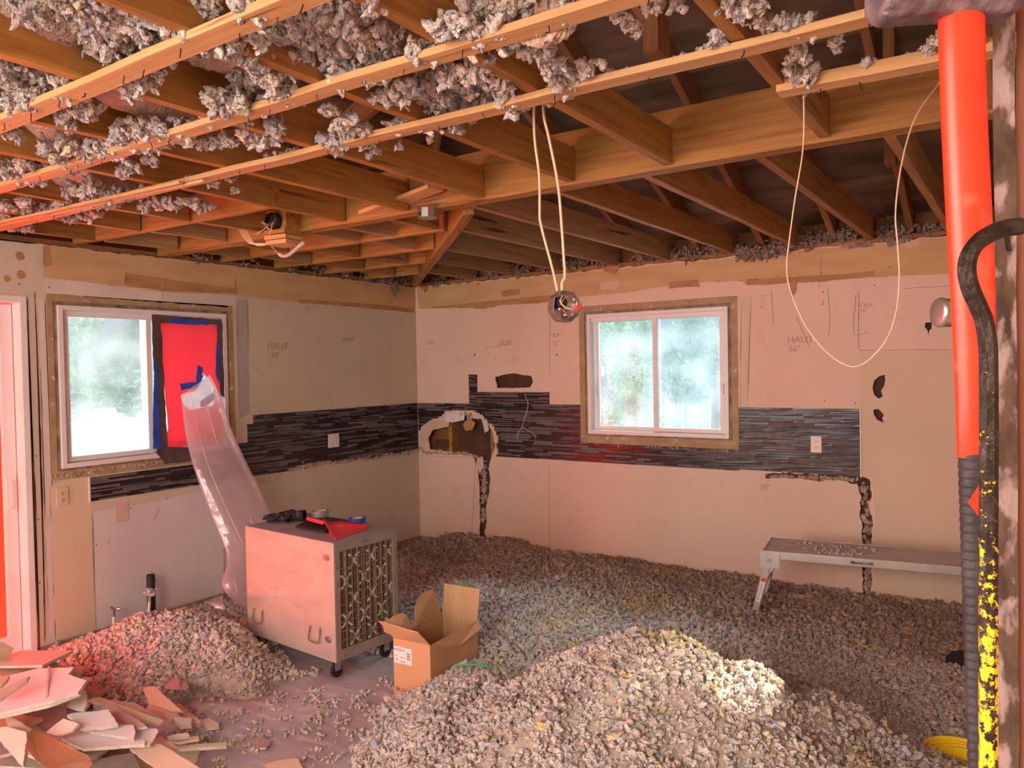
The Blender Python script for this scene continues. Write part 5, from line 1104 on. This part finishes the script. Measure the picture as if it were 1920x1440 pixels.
# ================================================================== PIPES
pp = at(213, 1190, 'x', .12)
wp = empty('water_valve', (.12, pp.y, 0), 0, 'small chrome shut off valve on a pale pipe by the left wall', 'valve')
obj('riser', tb([(0, 0, 0), (0, .004, .155)], .0085, 10), MT['plate'], wp)
zt = .155
b = nb(); tube(b, [(0, .004, zt), (0, .004, zt+.035)], .0095, 10); tube(b, [(0, .004, zt+.035), (0, .004, zt+.05)], .013, 8); obj('valve_body', b, MT['steel'], wp)
b = nb(); tube(b, [(0, .004, zt+.04), (.012, .028, zt+.042)], .006, 8); tube(b, [(.010, .024, zt+.042), (.016, .034, zt+.043)], .012, 10); tube(b, [(0, .004, zt+.05), (0, -.012, zt+.064)], .009, 8); obj('valve_knob', b, MT['steel'], wp)
pq = at(285, 1168, 'x', .13)
dpp = empty('drain_pipe', (.13, pq.y, 0), 0, 'short black drain pipe stub by the left wall stuffed with insulation', 'pipe')
b = nb(); n = 18
R_ = [[b.verts.new((rr*math.cos(k*2*math.pi/n), rr*math.sin(k*2*math.pi/n), z)) for k in range(n)] for rr, z in ((.026, 0), (.026, .36), (.023, .36), (.023, .30))]
for i in range(3):
    for k in range(n): b.faces.new((R_[i][k], R_[i][(k+1) % n], R_[i+1][(k+1) % n], R_[i+1][k]))
obj('pipe_stub', b, MT['blackpipe'], dpp)
sp = empty('supply_pipe', (.17, pq.y-.045, 0), 0, 'pale bent supply tube with a ball of insulation, left of the black drain pipe', 'pipe')
obj('tube', tb(smoothpts([(0, -.01, 0), (0, .0, .12), (0, .012, .22)], 4), .009, 10), MT['plate'], sp); obj('collar', tb([(0, .010, .20), (0, .013, .235)], .011, 10), MT['steel'], sp)
r = np.random.default_rng(5); q = r.normal(0, .013, (40, 3))+np.array((.0, .018, .262)); V, F, T = clumps(q, r.uniform(.006, .013, 40), 12, 2, 6); o = obj('insulation_tuft', raw_mesh('insulation_tuft', V, F, T), MT['insul'], sp); o['kind'] = 'stuff'

# green cables in the pile
def green(px, zs, lab):
    P = [at(q[0], q[1], 'z', z) for q, z in zip(px, zs)]; tag(obj('green_cable', tb(smoothpts(P, 6), .0062, 8), MT['greentube'], None, smooth=True), lab, 'cable')
green([(832, 1285), (836, 1262), (852, 1251), (880, 1246), (905, 1248), (922, 1254), (940, 1262)], [.0, .06, .12, .15, .155, .14, .08], 'green cable curving out of the insulation beside the cardboard box')
green([(905, 1362), (914, 1345), (935, 1333), (975, 1328), (1010, 1329), (1030, 1331), (1050, 1340)], [.10, .16, .205, .225, .235, .24, .2], 'green cable poking out of the near insulation pile')
green([(822, 1350), (824, 1335), (826, 1325), (828, 1322)], [.0, .05, .09, .06], 'short green cable end low in the near pile')
# yellow roll
cy_ = at(1800, 1455, 'z', .16)
yr = empty('yellow_strap_roll', (cy_.x, cy_.y, 0), 0, 'roll of bright yellow strap standing at the bottom right edge', 'roll')
for k, (ro, ri, zz) in enumerate(((.118, .111, .25), (.107, .100, .24), (.096, .088, .235), (.084, .070, .23))):
    b = nb(); n = 40; L_ = [[b.verts.new((rr*math.cos(j*2*math.pi/n)+.003*k, rr*math.sin(j*2*math.pi/n), z)) for j in range(n)] for rr, z in ((ro, .0), (ro, zz), (ri, zz), (ri, .0))]
    for i in range(4):
        for j in range(n): b.faces.new((L_[i][j], L_[i][(j+1) % n], L_[(i+1) % 4][(j+1) % n], L_[(i+1) % 4][j]))
    obj('strap_layer', b, MT['yellowroll'], yr, bevel=.001)
b = nb(); tube(b, [(.01, 0, .0), (.01, 0, .165)], .060, 24); obj('core', b, MT['ducttape'], yr)
# dark boot tip shaped rag by the right wall
q = [at(*p, 'z', .10) for p in ((1772, 1237), (1785, 1230), (1800, 1228), (1830, 1228), (1835, 1248), (1800, 1248), (1785, 1243))]
bm = nb(); prism(bm, [p+Vector((0, 0, .02+.01*math.sin(i))) for i, p in enumerate(q)], (0, 0, -.05)); tag(obj('black_rag', bm, MT['rubber'], None, bevel=.006), 'black scrap lying in the insulation left of the hammer grip', 'scrap')
# ================================================================== TOOLS AT THE RIGHT EDGE
SP = atd(1866, 720, .78)
x0 = SP.x; y0 = SP.y
sb = nb(); n = 40; rnd = random.Random(3)
def post(bm, xa, xb, ya, yb, za, zb, amp, seed):
    rnd = random.Random(seed); R_ = []
    for i in range(n+1):
        z = za+(zb-za)*i/n; a = [rnd.uniform(-amp, amp) for _ in range(4)]
        R_.append([bm.verts.new(p) for p in ((xa+a[0], ya, z), (xb+a[1], ya, z), (xb+a[2], yb, z), (xa+a[3], yb, z))])
    for i in range(n):
        for k in range(4): bm.faces.new((R_[i][k], R_[i][(k+1) % 4], R_[i+1][(k+1) % 4], R_[i+1][k]))
    bm.faces.new(R_[0][::-1]); bm.faces.new(R_[-1])
wsr = empty('wall_stud', (0, 0, 0), 0, 'rough brown wall stud at the right edge with a paint smeared strip on its left', 'stud')
post(sb, x0, x0+.0185, y0, y0+.09, 0, JZ, .0009, 1); obj('paint_smeared_edge', sb, MT['stud'], wsr)
sb = nb(); post(sb, x0+.0187, x0+.10, y0+.004, y0+.09, 0, JZ, .0006, 2); obj('stud_face', sb, MT['studbrown'], wsr)
obj('hanging_nail', tb([(x0+.012, y0+.02, 1.766), (x0+.012, y0-.16, 1.768)], .0025, 8), MT['bar'], wsr)
obj('hanging_peg', tb([(x0-.01, y0+.02, 1.995), (x0-.012, y0-.14, 1.998)], .004, 8), MT['bar'], wsr)
def strip_tool(rows, depth, oval, mat, name, parent, segs=20, sm=True):
    bm = nb(); R_ = []
    for (py, l, r_) in rows:
        a = atd(l, py, depth); c = atd(r_, py, depth); m_ = (a+c)/2; h = (c-a)/2; f_ = (h.cross(Vector((0, 0, 1)))).normalized()*h.length*oval
        R_.append([bm.verts.new(m_+h*math.cos(t)+f_*math.sin(t)) for t in [k*2*math.pi/segs for k in range(segs)]])
    for i in range(len(R_)-1):
        for k in range(segs): bm.faces.new((R_[i][k], R_[i][(k+1) % segs], R_[i+1][(k+1) % segs], R_[i+1][k]))
    bm.faces.new(R_[0]); bm.faces.new(R_[-1]); return obj(name, bm, mat, parent, smooth=sm, bevel=.0008)
DH = .70
sh = empty('sledge_hammer', (0, 0, 0), 0, 'large hammer with a bright red handle and black grip hanging upright at the right edge', 'hammer')
strip_tool([(8, 1764, 1842), (20, 1760, 1845), (120, 1763, 1846), (240, 1767, 1850), (360, 1773, 1856), (500, 1781, 1863), (640, 1788, 1866), (760, 1793, 1864), (858, 1796, 1862)], DH, .62, MT['handle'], 'handle', sh)
rws = []
py = 850
while py < 1640:
    rws += [(py, 1798+(py-850)*.031, 1866-(py-850)*.012), (py+9, 1797+(py-850)*.031, 1867-(py-850)*.012), (py+13, 1799.5+(py-850)*.031, 1864.5-(py-850)*.012)]; py += 17
strip_tool(rws, DH, .66, MT['grip'], 'grip', sh)
a = atd(1841, 942, DH-.0165)
bm = nb(); prism(bm, [atd(*q, DH-.0165) for q in ((1815, 942), (1838, 905), (1862, 940), (1840, 975))], -ray(1840, 940).normalized()*.0012); obj('diamond_badge', bm, MT['handle'], sh)
bm = nb(); h0 = atd(1700, 5, DH); c0 = atd(1802, -22, DH); axd = (atd(1850, -14, DH)-atd(1750, -10, DH)).normalized(); ud = Vector((0, 0, 1)); fd = axd.cross(ud).normalized(); cen = atd(1772, -20, DH)
R_ = []
for t_, s_ in ((-.064, .80), (-.060, .96), (-.052, 1), (-.03, .96), (0, .95), (.03, .96), (.052, 1), (.060, .95), (.064, .8)):
    R_.append([bm.verts.new(cen+axd*t_+(fd*math.cos(k*math.pi/4+math.pi/8)+ud*math.sin(k*math.pi/4+math.pi/8))*.031*s_) for k in range(8)])
for i in range(len(R_)-1):
    for k in range(8): bm.faces.new((R_[i][k], R_[i][(k+1) % 8], R_[i+1][(k+1) % 8], R_[i+1][k]))
bm.faces.new(R_[0]); bm.faces.new(R_[-1]); obj('head', bm, MT['hammer'], sh, bevel=.003)
strip_tool([(-62, 1778, 1828), (6, 1772, 1834)], DH, .6, MT['handle'], 'handle_end', sh)
# second hammer behind
hs = empty('club_hammer', (0, 0, 0), 0, 'grey steel hammer head poking out to the left behind the red handle', 'hammer')
bm = nb(); a = atd(1756, 586, .92); c = atd(1858, 588, .92); d = (c-a)
tube(bm, [a, a+d*.06, a+d*.12, a+d*.5, a+d*.88, c], [.016, .0185, .0172, .0165, .0172, .0165], 24); obj('head', bm, MT['steel'], hs, smooth=True, bevel=.001)
strip_tool([(570, 1808, 1826), (900, 1812, 1832), (1500, 1826, 1846)], .92, .7, MT['wood'], 'handle', hs, 14)
# gooseneck bar
def bar_mat():
    m = MT['bar'].copy(); m.name = 'forged_bar_yellow_chips'; t = m.node_tree; N = t.nodes; L = t.links; b = N['Principled BSDF']; src = b.inputs['Base Color'].links[0].from_socket
    tc = N.new('ShaderNodeTexCoord'); nz = N.new('ShaderNodeTexNoise'); nz.inputs['Scale'].default_value = 130; nz.inputs['Detail'].default_value = 8; nz.inputs['Roughness'].default_value = .72; L.new(tc.outputs['Object'], nz.inputs['Vector'])
    sx = N.new('ShaderNodeSeparateXYZ'); L.new(tc.outputs['Object'], sx.inputs[0]); mr = N.new('ShaderNodeMapRange')
    mr.inputs['From Min'].default_value = 1.80; mr.inputs['From Max'].default_value = 1.40; mr.inputs['To Min'].default_value = -.22; mr.inputs['To Max'].default_value = .055; L.new(sx.outputs['Z'], mr.inputs['Value'])
    ad = N.new('ShaderNodeMath'); ad.operation = 'ADD'; L.new(nz.outputs['Fac'], ad.inputs[0]); L.new(mr.outputs[0], ad.inputs[1])
    gt = N.new('ShaderNodeMapRange'); gt.inputs['From Min'].default_value = .535; gt.inputs['From Max'].default_value = .55; L.new(ad.outputs[0], gt.inputs['Value'])
    mx = N.new('ShaderNodeMix'); mx.data_type = 'RGBA'; L.new(gt.outputs[0], mx.inputs[0]); L.new(src, mx.inputs[6]); mx.inputs[7].default_value = (.80, .48, .02, 1); L.new(mx.outputs[2], b.inputs['Base Color'])
    iv = N.new('ShaderNodeMath'); iv.operation = 'MULTIPLY_ADD'; iv.inputs[1].default_value = -.55; iv.inputs[2].default_value = .55; L.new(gt.outputs[0], iv.inputs[0]); L.new(iv.outputs[0], b.inputs['Metallic'])
    return m
P = [atd(x, y, .60) for x, y in ((1915, 424), (1885, 428), (1858, 438), (1832, 456), (1816, 482), (1813, 512), (1820, 542), (1833, 572), (1845, 602), (1852, 645), (1853.5, 700), (1854, 800), (1853.5, 1000), (1853, 1200), (1853, 1380), (1852, 1600))]
pb_ = obj('pry_bar', tb(smoothpts(P, 6), .0068, 8), bar_mat(), None); tag(pb_, 'dark gooseneck pry bar with chipped yellow paint in front of the red handle', 'pry bar')

# ================================================================== BROKEN DRYWALL PILE
def slab(px, z, mat, label, th=.0125, tilt=(0, 0), name='drywall_piece', cat='drywall piece', seed=0, grp='broken drywall pieces in the left corner pile'):
    base = [at(*q, 'z', z) for q in px]; cx = sum(p.x for p in base)/len(base); cy = sum(p.y for p in base)/len(base); P = base
    for _ in range(4):
        Q = []
        for q, p in zip(px, P):
            zz = z+tilt[0]*(p.x-cx)+tilt[1]*(p.y-cy); Q.append(at(*q, 'z', max(.02, zz)))
        P = Q
    rnd = random.Random(seed+int(z*997)+len(px)*31+int(px[0][0])); out = []
    for i in range(len(P)):
        a = P[i]; b = P[(i+1) % len(P)]; k = max(1, int((b-a).length/.022)); out.append(a); pr = (b-a).cross(Vector((0, 0, 1))).normalized() if (b-a).length > 0 else Vector((0, 0, 0))
        for j in range(1, k): out.append(a.lerp(b, j/k)+pr*rnd.uniform(-.0025, .0025))
    n_ = Vector((-tilt[0], -tilt[1], 1)).normalized()
    bm = nb(); prism(bm, out, -n_*th, 0, 1); o = obj(name, bm, [DW[mat], MT['gypsum']], None); tag(o, label, cat, grp); return o
s1 = slab([(-30, 1334), (0, 1331-60), (70, 1253), (138, 1251), (128, 1264), (163, 1276), (146, 1298), (92, 1314), (0, 1336), (-30, 1345)], .33, 'white', 'largest white sheet of drywall lying on top of the pile at the left edge', .013, (.10, .22))
slab([(-30, 1352), (-20, 1300), (60, 1262), (160, 1279), (150, 1300), (92, 1322), (0, 1343)], .312, 'cream', 'cream drywall layer directly under the largest white sheet', .012, (.10, .22))
inv = [at(92, 1257, 'z', .338), at(88, 1314, 'z', .326)]
cbd = nb(); d = (inv[1]-inv[0]); tube(cbd, [inv[0]+Vector((0, 0, .016)), inv[0].lerp(inv[1], .5)+Vector((0, 0, .012)), inv[1]+Vector((0, 0, .010))], .0055, 6); tag(obj('corner_bead', cbd, MT['alu'], None), 'metal corner bead strip across the largest white drywall sheet', 'corner bead')
slab([(124, 1325), (140, 1303), (158, 1294), (163, 1316), (157, 1335), (140, 1331)], .27, 'cream', 'triangular cream drywall scrap jutting from under the big white sheet', .012, (.1, .9))
slab([(125, 1340), (140, 1336), (175, 1334), (203, 1330), (221, 1358), (196, 1363), (150, 1366), (146, 1355)], .27, 'white', 'white drywall piece in the middle of the pile, on two others', .012, (.0, .1))
slab([(150, 1366), (200, 1362), (250, 1359), (254, 1372), (251, 1384), (215, 1379), (180, 1372)], .245, 'white', 'white rectangular drywall scrap just below the middle white piece', .012, (.0, .1))
slab([(250, 1366), (294, 1366), (297, 1372), (281, 1396), (262, 1398), (248, 1386)], .22, 'white', 'small white drywall flap to the right of the white rectangular scrap', .010, (.0, .1))
slab([(114, 1380), (128, 1372), (150, 1366), (215, 1380), (272, 1389), (271, 1395), (156, 1403), (130, 1392)], .22, 'white', 'long white drywall slab with a cracked face, low in the middle of the pile', .013, (.0, .1))
slab([(86, 1373), (104, 1358), (119, 1347), (147, 1357), (136, 1370), (106, 1379)], .27, 'cream', 'pale grey drywall scrap propped left of the middle white piece', .010, (.1, .7))
slab([(46, 1404), (52, 1378), (60, 1361), (66, 1359), (88, 1375), (112, 1384), (140, 1405), (166, 1416), (174, 1432), (160, 1446), (90, 1446)], .30, 'tan', 'large tan paper backed drywall slab leaning at the bottom left', .014, (-.25, .75))
slab([(-12, 1372), (0, 1364), (12, 1362), (48, 1372), (50, 1390), (45, 1425), (44, 1436), (36, 1432), (10, 1402)], .27, 'cream', 'cream drywall slab at the left edge beside the tan one', .013, (.3, .7))
slab([(8, 1346), (20, 1343), (40, 1354), (60, 1368), (48, 1374), (14, 1361)], .23, 'peach', 'small peach scrap between the left edge slabs', .01, (.1, .4))
slab([(243, 1403), (262, 1396), (300, 1395), (330, 1412), (385, 1445), (300, 1445)], .19, 'peach', 'long peach drywall strip running to the bottom edge', .013, (.0, .3))
slab([(285, 1394), (300, 1378), (336, 1402), (315, 1413)], .16, 'peach', 'pinkish drywall scrap right of the white flap', .010, (.0, .2))
slab([(189, 1334), (192, 1322), (199, 1316), (230, 1332), (252, 1345), (275, 1362), (256, 1366), (222, 1356)], .24, 'mauve', 'mauve grey drywall piece lying behind the white ones', .011, (.1, .5))
slab([(165, 1312), (186, 1306), (250, 1330), (306, 1350), (300, 1357), (240, 1344), (200, 1320)], .21, 'green', 'long narrow greenish drywall strip behind the mauve piece', .012, (.0, .3))
slab([(170, 1309), (250, 1317), (305, 1345), (300, 1352), (236, 1332), (170, 1315)], .17, 'grey', 'narrow grey strip farthest back in the drywall pile', .012, (.0, .1))
slab([(268, 1292), (274, 1288), (290, 1287), (318, 1312), (342, 1334), (322, 1334), (280, 1320)], .17, 'peach', 'peach drywall slab standing up at the back right of the pile', .014, (.1, .85))
slab([(268, 1336), (280, 1320), (324, 1330), (340, 1344), (310, 1352), (272, 1345)], .09, 'peach', 'peach drywall scrap lying flat at the foot of the standing slab', .012, (.0, .1))
slab([(307, 1291), (316, 1272), (336, 1257), (345, 1270), (353, 1290), (344, 1293)], .11, 'mauve', 'small pointed shard standing in the insulation behind the pile', .006, (.0, 1.4))
slab([(328, 1320), (336, 1318), (352, 1332), (376, 1352), (372, 1358), (350, 1344)], .09, 'peach', 'thin peach stick of drywall slanting right of the standing slab', .02, (.0, .2))
slab([(325, 1347), (334, 1344), (360, 1347), (357, 1357), (338, 1359)], .10, 'white', 'small thick white chunk right of the peach scraps', .022, (.0, .2))
slab([(372, 1350), (392, 1346), (410, 1356), (410, 1364), (388, 1366)], .05, 'peach', 'pink chip at the right tip of the drywall pile', .008, (.0, .1))
slab([(313, 1381), (330, 1376), (352, 1374), (356, 1380), (324, 1384)], .11, 'white', 'thin white sliver beside the small thick chunk', .010, (.0, .1))
slab([(316, 1388), (340, 1383), (372, 1380), (373, 1386), (335, 1392)], .10, 'peach', 'pale pink sliver just in front of the white one', .010, (.0, .1))
slab([(333, 1398), (380, 1394), (425, 1391), (424, 1398), (378, 1401), (336, 1403)], .09, 'green', 'long greenish strip lying flat at the right of the pile', .014, (.0, .1))
slab([(318, 1412), (345, 1404), (374, 1402), (370, 1426), (356, 1444), (335, 1428)], .06, 'green', 'green tinted drywall scrap under the peach strip at the bottom', .012, (.0, .1))
slab([(-10, 1302), (0, 1294), (55, 1267), (50, 1277), (33, 1290), (0, 1313)], .37, 'grey', 'grey drywall scrap resting on the big white sheet at the left edge', .010, (.05, .3))
slab([(-10, 1278), (0, 1270), (17, 1266), (12, 1276), (0, 1288)], .36, 'grey', 'small grey scrap at the left edge behind the grey one', .012, (.05, .3))
slab([(740, 1297), (745, 1294), (768, 1308), (760, 1326), (752, 1318)], .035, 'peach', 'small tan chip in front of the cardboard box', .006, (.1, .6), grp='loose chips in the insulation')
slab([(898, 1318), (912, 1300), (920, 1303), (919, 1318), (914, 1322)], .20, 'white', 'white triangular chip stuck in the near insulation pile', .006, (.1, .9), grp='loose chips in the insulation')
slab([(480, 1384), (492, 1380), (508, 1390), (498, 1402), (486, 1402)], .02, 'mauve', 'purple chip on the grey floor near the bottom edge', .008, (0, .1), grp='loose chips in the insulation')
slab([(498, 1432), (530, 1424), (558, 1422), (570, 1442), (500, 1446)], .03, 'peach', 'orange pink scrap at the bottom edge of the bare floor', .01, (0, .1), grp='loose chips in the insulation')
slab([(1655, 1236), (1700, 1238), (1690, 1244), (1650, 1244)], .10, 'peach', 'thin splinter of wood in the far right drifts', .01, (0, .1), grp='loose chips in the insulation')
slab([(1452, 1108), (1500, 1114), (1545, 1124), (1543, 1130), (1495, 1122), (1450, 1113)], .10, 'peach', 'orange wood lath under the aluminium platform by the back wall', .012, (0, .1), name='lath_scrap', cat='lath', grp='loose chips in the insulation')
slab([(1410, 1240), (1445, 1236), (1448, 1246), (1412, 1246)], .12, 'peach', 'small wood chip on the right flank of the near pile', .01, (0, .1), grp='loose chips in the insulation')
slab([(390, 1131), (402, 1120), (418, 1114), (419, 1141), (404, 1140)], .16, 'white', 'white drywall scrap leaning on the left wall beside the cabinet', .01, (.1, 1.2), grp='loose chips in the insulation')
# hidden body of the pile: cross stacked scraps that carry the visible ones
k = 0
for (cx, cy, zz, L_, W_, a_, m) in ((.75, -3.72, .05, .5, .34, .3, 'grey'), (.8, -3.75, .09, .46, .3, -.4, 'tan'), (.75, -3.78, .13, .5, .3, .1, 'cream'), (.78, -3.8, .17, .4, .3, .7, 'grey'), (.74, -3.82, .22, .38, .26, -.2, 'tan'), (.72, -3.8, .26, .34, .24, .4, 'cream'),
                                   (1.35, -3.95, .04, .6, .4, -.2, 'tan'), (1.4, -4.0, .08, .5, .36, .4, 'grey'), (1.38, -4.0, .12, .46, .3, .0, 'cream'), (1.3, -4.05, .155, .4, .28, -.5, 'mauve'), (1.75, -3.95, .04, .4, .28, .2, 'tan'), (1.8, -3.98, .075, .34, .22, -.4, 'grey'), (1.22, -4.15, .19, .3, .22, .3, 'tan'), (1.6, -3.82, .03, .36, .2, -.3, 'grey'), (1.05, -3.95, .20, .3, .2, .6, 'mauve')):
    bm = nb(); prism(bm, [Vector(p) for p in ((-L_/2, -W_/2, 0), (L_/2, -W_/2*.8, 0), (L_/2*.9, W_/2, 0), (-L_/2*.85, W_/2*.9, 0))], (0, 0, -.013), 0, 1); o = obj('drywall_piece', bm, [DW[m], MT['gypsum']]); o.location = (cx, cy, zz); o.rotation_euler = (.04*math.sin(k), .05*math.cos(k*2), a_)
    where = ('left' if cx < 1.0 else ('middle' if cx < 1.5 else 'right')); tag(o, '%s drywall sheet buried in the %s of the pile, %s layer from the floor' % ({'grey': 'grey', 'tan': 'tan', 'cream': 'cream', 'mauve': 'mauve'}[m], where, ordw[k % 9]), 'drywall piece', 'buried sheets of the drywall pile'); k += 1
# torn dark board and red-lit block by the door
bm = nb(); q = [at(-14, 1206, 'x', .62), at(6, 1205, 'x', .62), at(12, 1208, 'x', .62), at(26, 1215, 'x', .62), at(14, 1236, 'x', .62), at(2, 1262, 'x', .62), at(-14, 1275, 'x', .62)]; prism(bm, q, (-.012, 0, 0)); tag(obj('board_scrap', bm, [DW['tan']]), 'torn brown board standing at the left edge before the patio door', 'board')
q = [at(18, 1240, 'z', .10), at(52, 1232, 'z', .10), at(50, 1242, 'z', .10), at(14, 1252, 'z', .10)]; bm = nb(); prism(bm, q, (0, 0, -.06)); tag(obj('wood_block', bm, MT['strap'], None, bevel=.003), 'short wood block by the foot of the patio door', 'block')

# ================================================================== OUTSIDE
gd = nb(); box(gd, -40, -30, -.35, -.16, 40, -.25); box(gd, -.16, .2, -.35, 40, 40, -.25); struct(obj('trim_10', gd, MT['ground']))
def tree(name, c, ext, n, mat, lab, cat, seed, lsz=.05):
    r = np.random.default_rng(seed); root = empty(name, (c[0], c[1], -.25), 0, lab, cat)
    nb_ = 26; cen = r.uniform(-1, 1, (nb_, 3))*np.array(ext)*.72; rad = r.uniform(.35, .6, nb_)*min(ext)*.75
    k = r.integers(0, nb_, n); d = r.normal(size=(n, 3)); d /= np.linalg.norm(d, axis=1, keepdims=True); p = cen[k]+d*(rad[k]*r.uniform(.75, 1.05, n))[:, None]+np.array((0, 0, c[2]+.25))
    Rm = quatmat(r.normal(size=(n, 4))); s = r.uniform(.6, 1.3, n)*lsz
    T_ = np.array([(-1, 0, 0), (-.2, -.45, .08), (1, 0, 0), (-.2, .45, .08)]); V = np.einsum('nij,vj->nvi', Rm, T_)*s[:, None, None]+p[:, None, :]
    F = np.arange(4*n).reshape(n, 4); o = obj('foliage', raw_mesh('foliage', V.reshape(-1, 3), F, None, False), MT[mat], root)
    obj('trunk', tb([(0, 0, 0), (.05, .02, c[2]*.6), (0, .05, c[2]+.4)], [.12, .09, .05], 10), MT['bark'], root)
    return root
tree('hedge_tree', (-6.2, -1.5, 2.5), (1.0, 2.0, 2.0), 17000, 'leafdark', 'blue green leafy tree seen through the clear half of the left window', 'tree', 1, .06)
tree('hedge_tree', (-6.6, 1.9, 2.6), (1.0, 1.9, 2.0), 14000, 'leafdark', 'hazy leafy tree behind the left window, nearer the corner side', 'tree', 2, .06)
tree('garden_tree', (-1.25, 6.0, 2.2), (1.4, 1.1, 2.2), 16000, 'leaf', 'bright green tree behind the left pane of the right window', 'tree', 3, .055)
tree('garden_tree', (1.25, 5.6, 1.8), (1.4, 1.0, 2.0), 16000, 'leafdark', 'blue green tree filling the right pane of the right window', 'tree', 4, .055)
tree('garden_tree', (.2, 7.9, 3.2), (2.4, 1.0, 1.8), 9000, 'leaf', 'taller tree farther behind the other two at the right window', 'tree', 5, .06)
fr_ = empty('garden_fence', (0, 0, 0), 0, 'bleached board fence among the trees outside the right window', 'fence')
for i in range(26):
    x = -4.2+i*.30; obj('fence_board', bx(x, 9.9, -.25, x+.26, 9.93, 1.75+.03*math.sin(i*2)), MT['fence'], fr_)
for z in (.2, 1.3): obj('fence_rail', bx(-4.3, 9.93, z, 3.7, 9.97, z+.09), MT['fence'], fr_)
bpy.context.view_layer.update()
# lettering becomes plain mesh
for o in [q for q in scene.objects if q.type == 'FONT']:
    me = bpy.data.meshes.new_from_object(o.evaluated_get(bpy.context.evaluated_depsgraph_get()))
    n = bpy.data.objects.new('lettering', me); C.objects.link(n); n.parent = o.parent; n.matrix_local = o.matrix_local.copy(); n.name = o.name
    bpy.data.objects.remove(o, do_unlink=True)
bpy.context.view_layer.update()
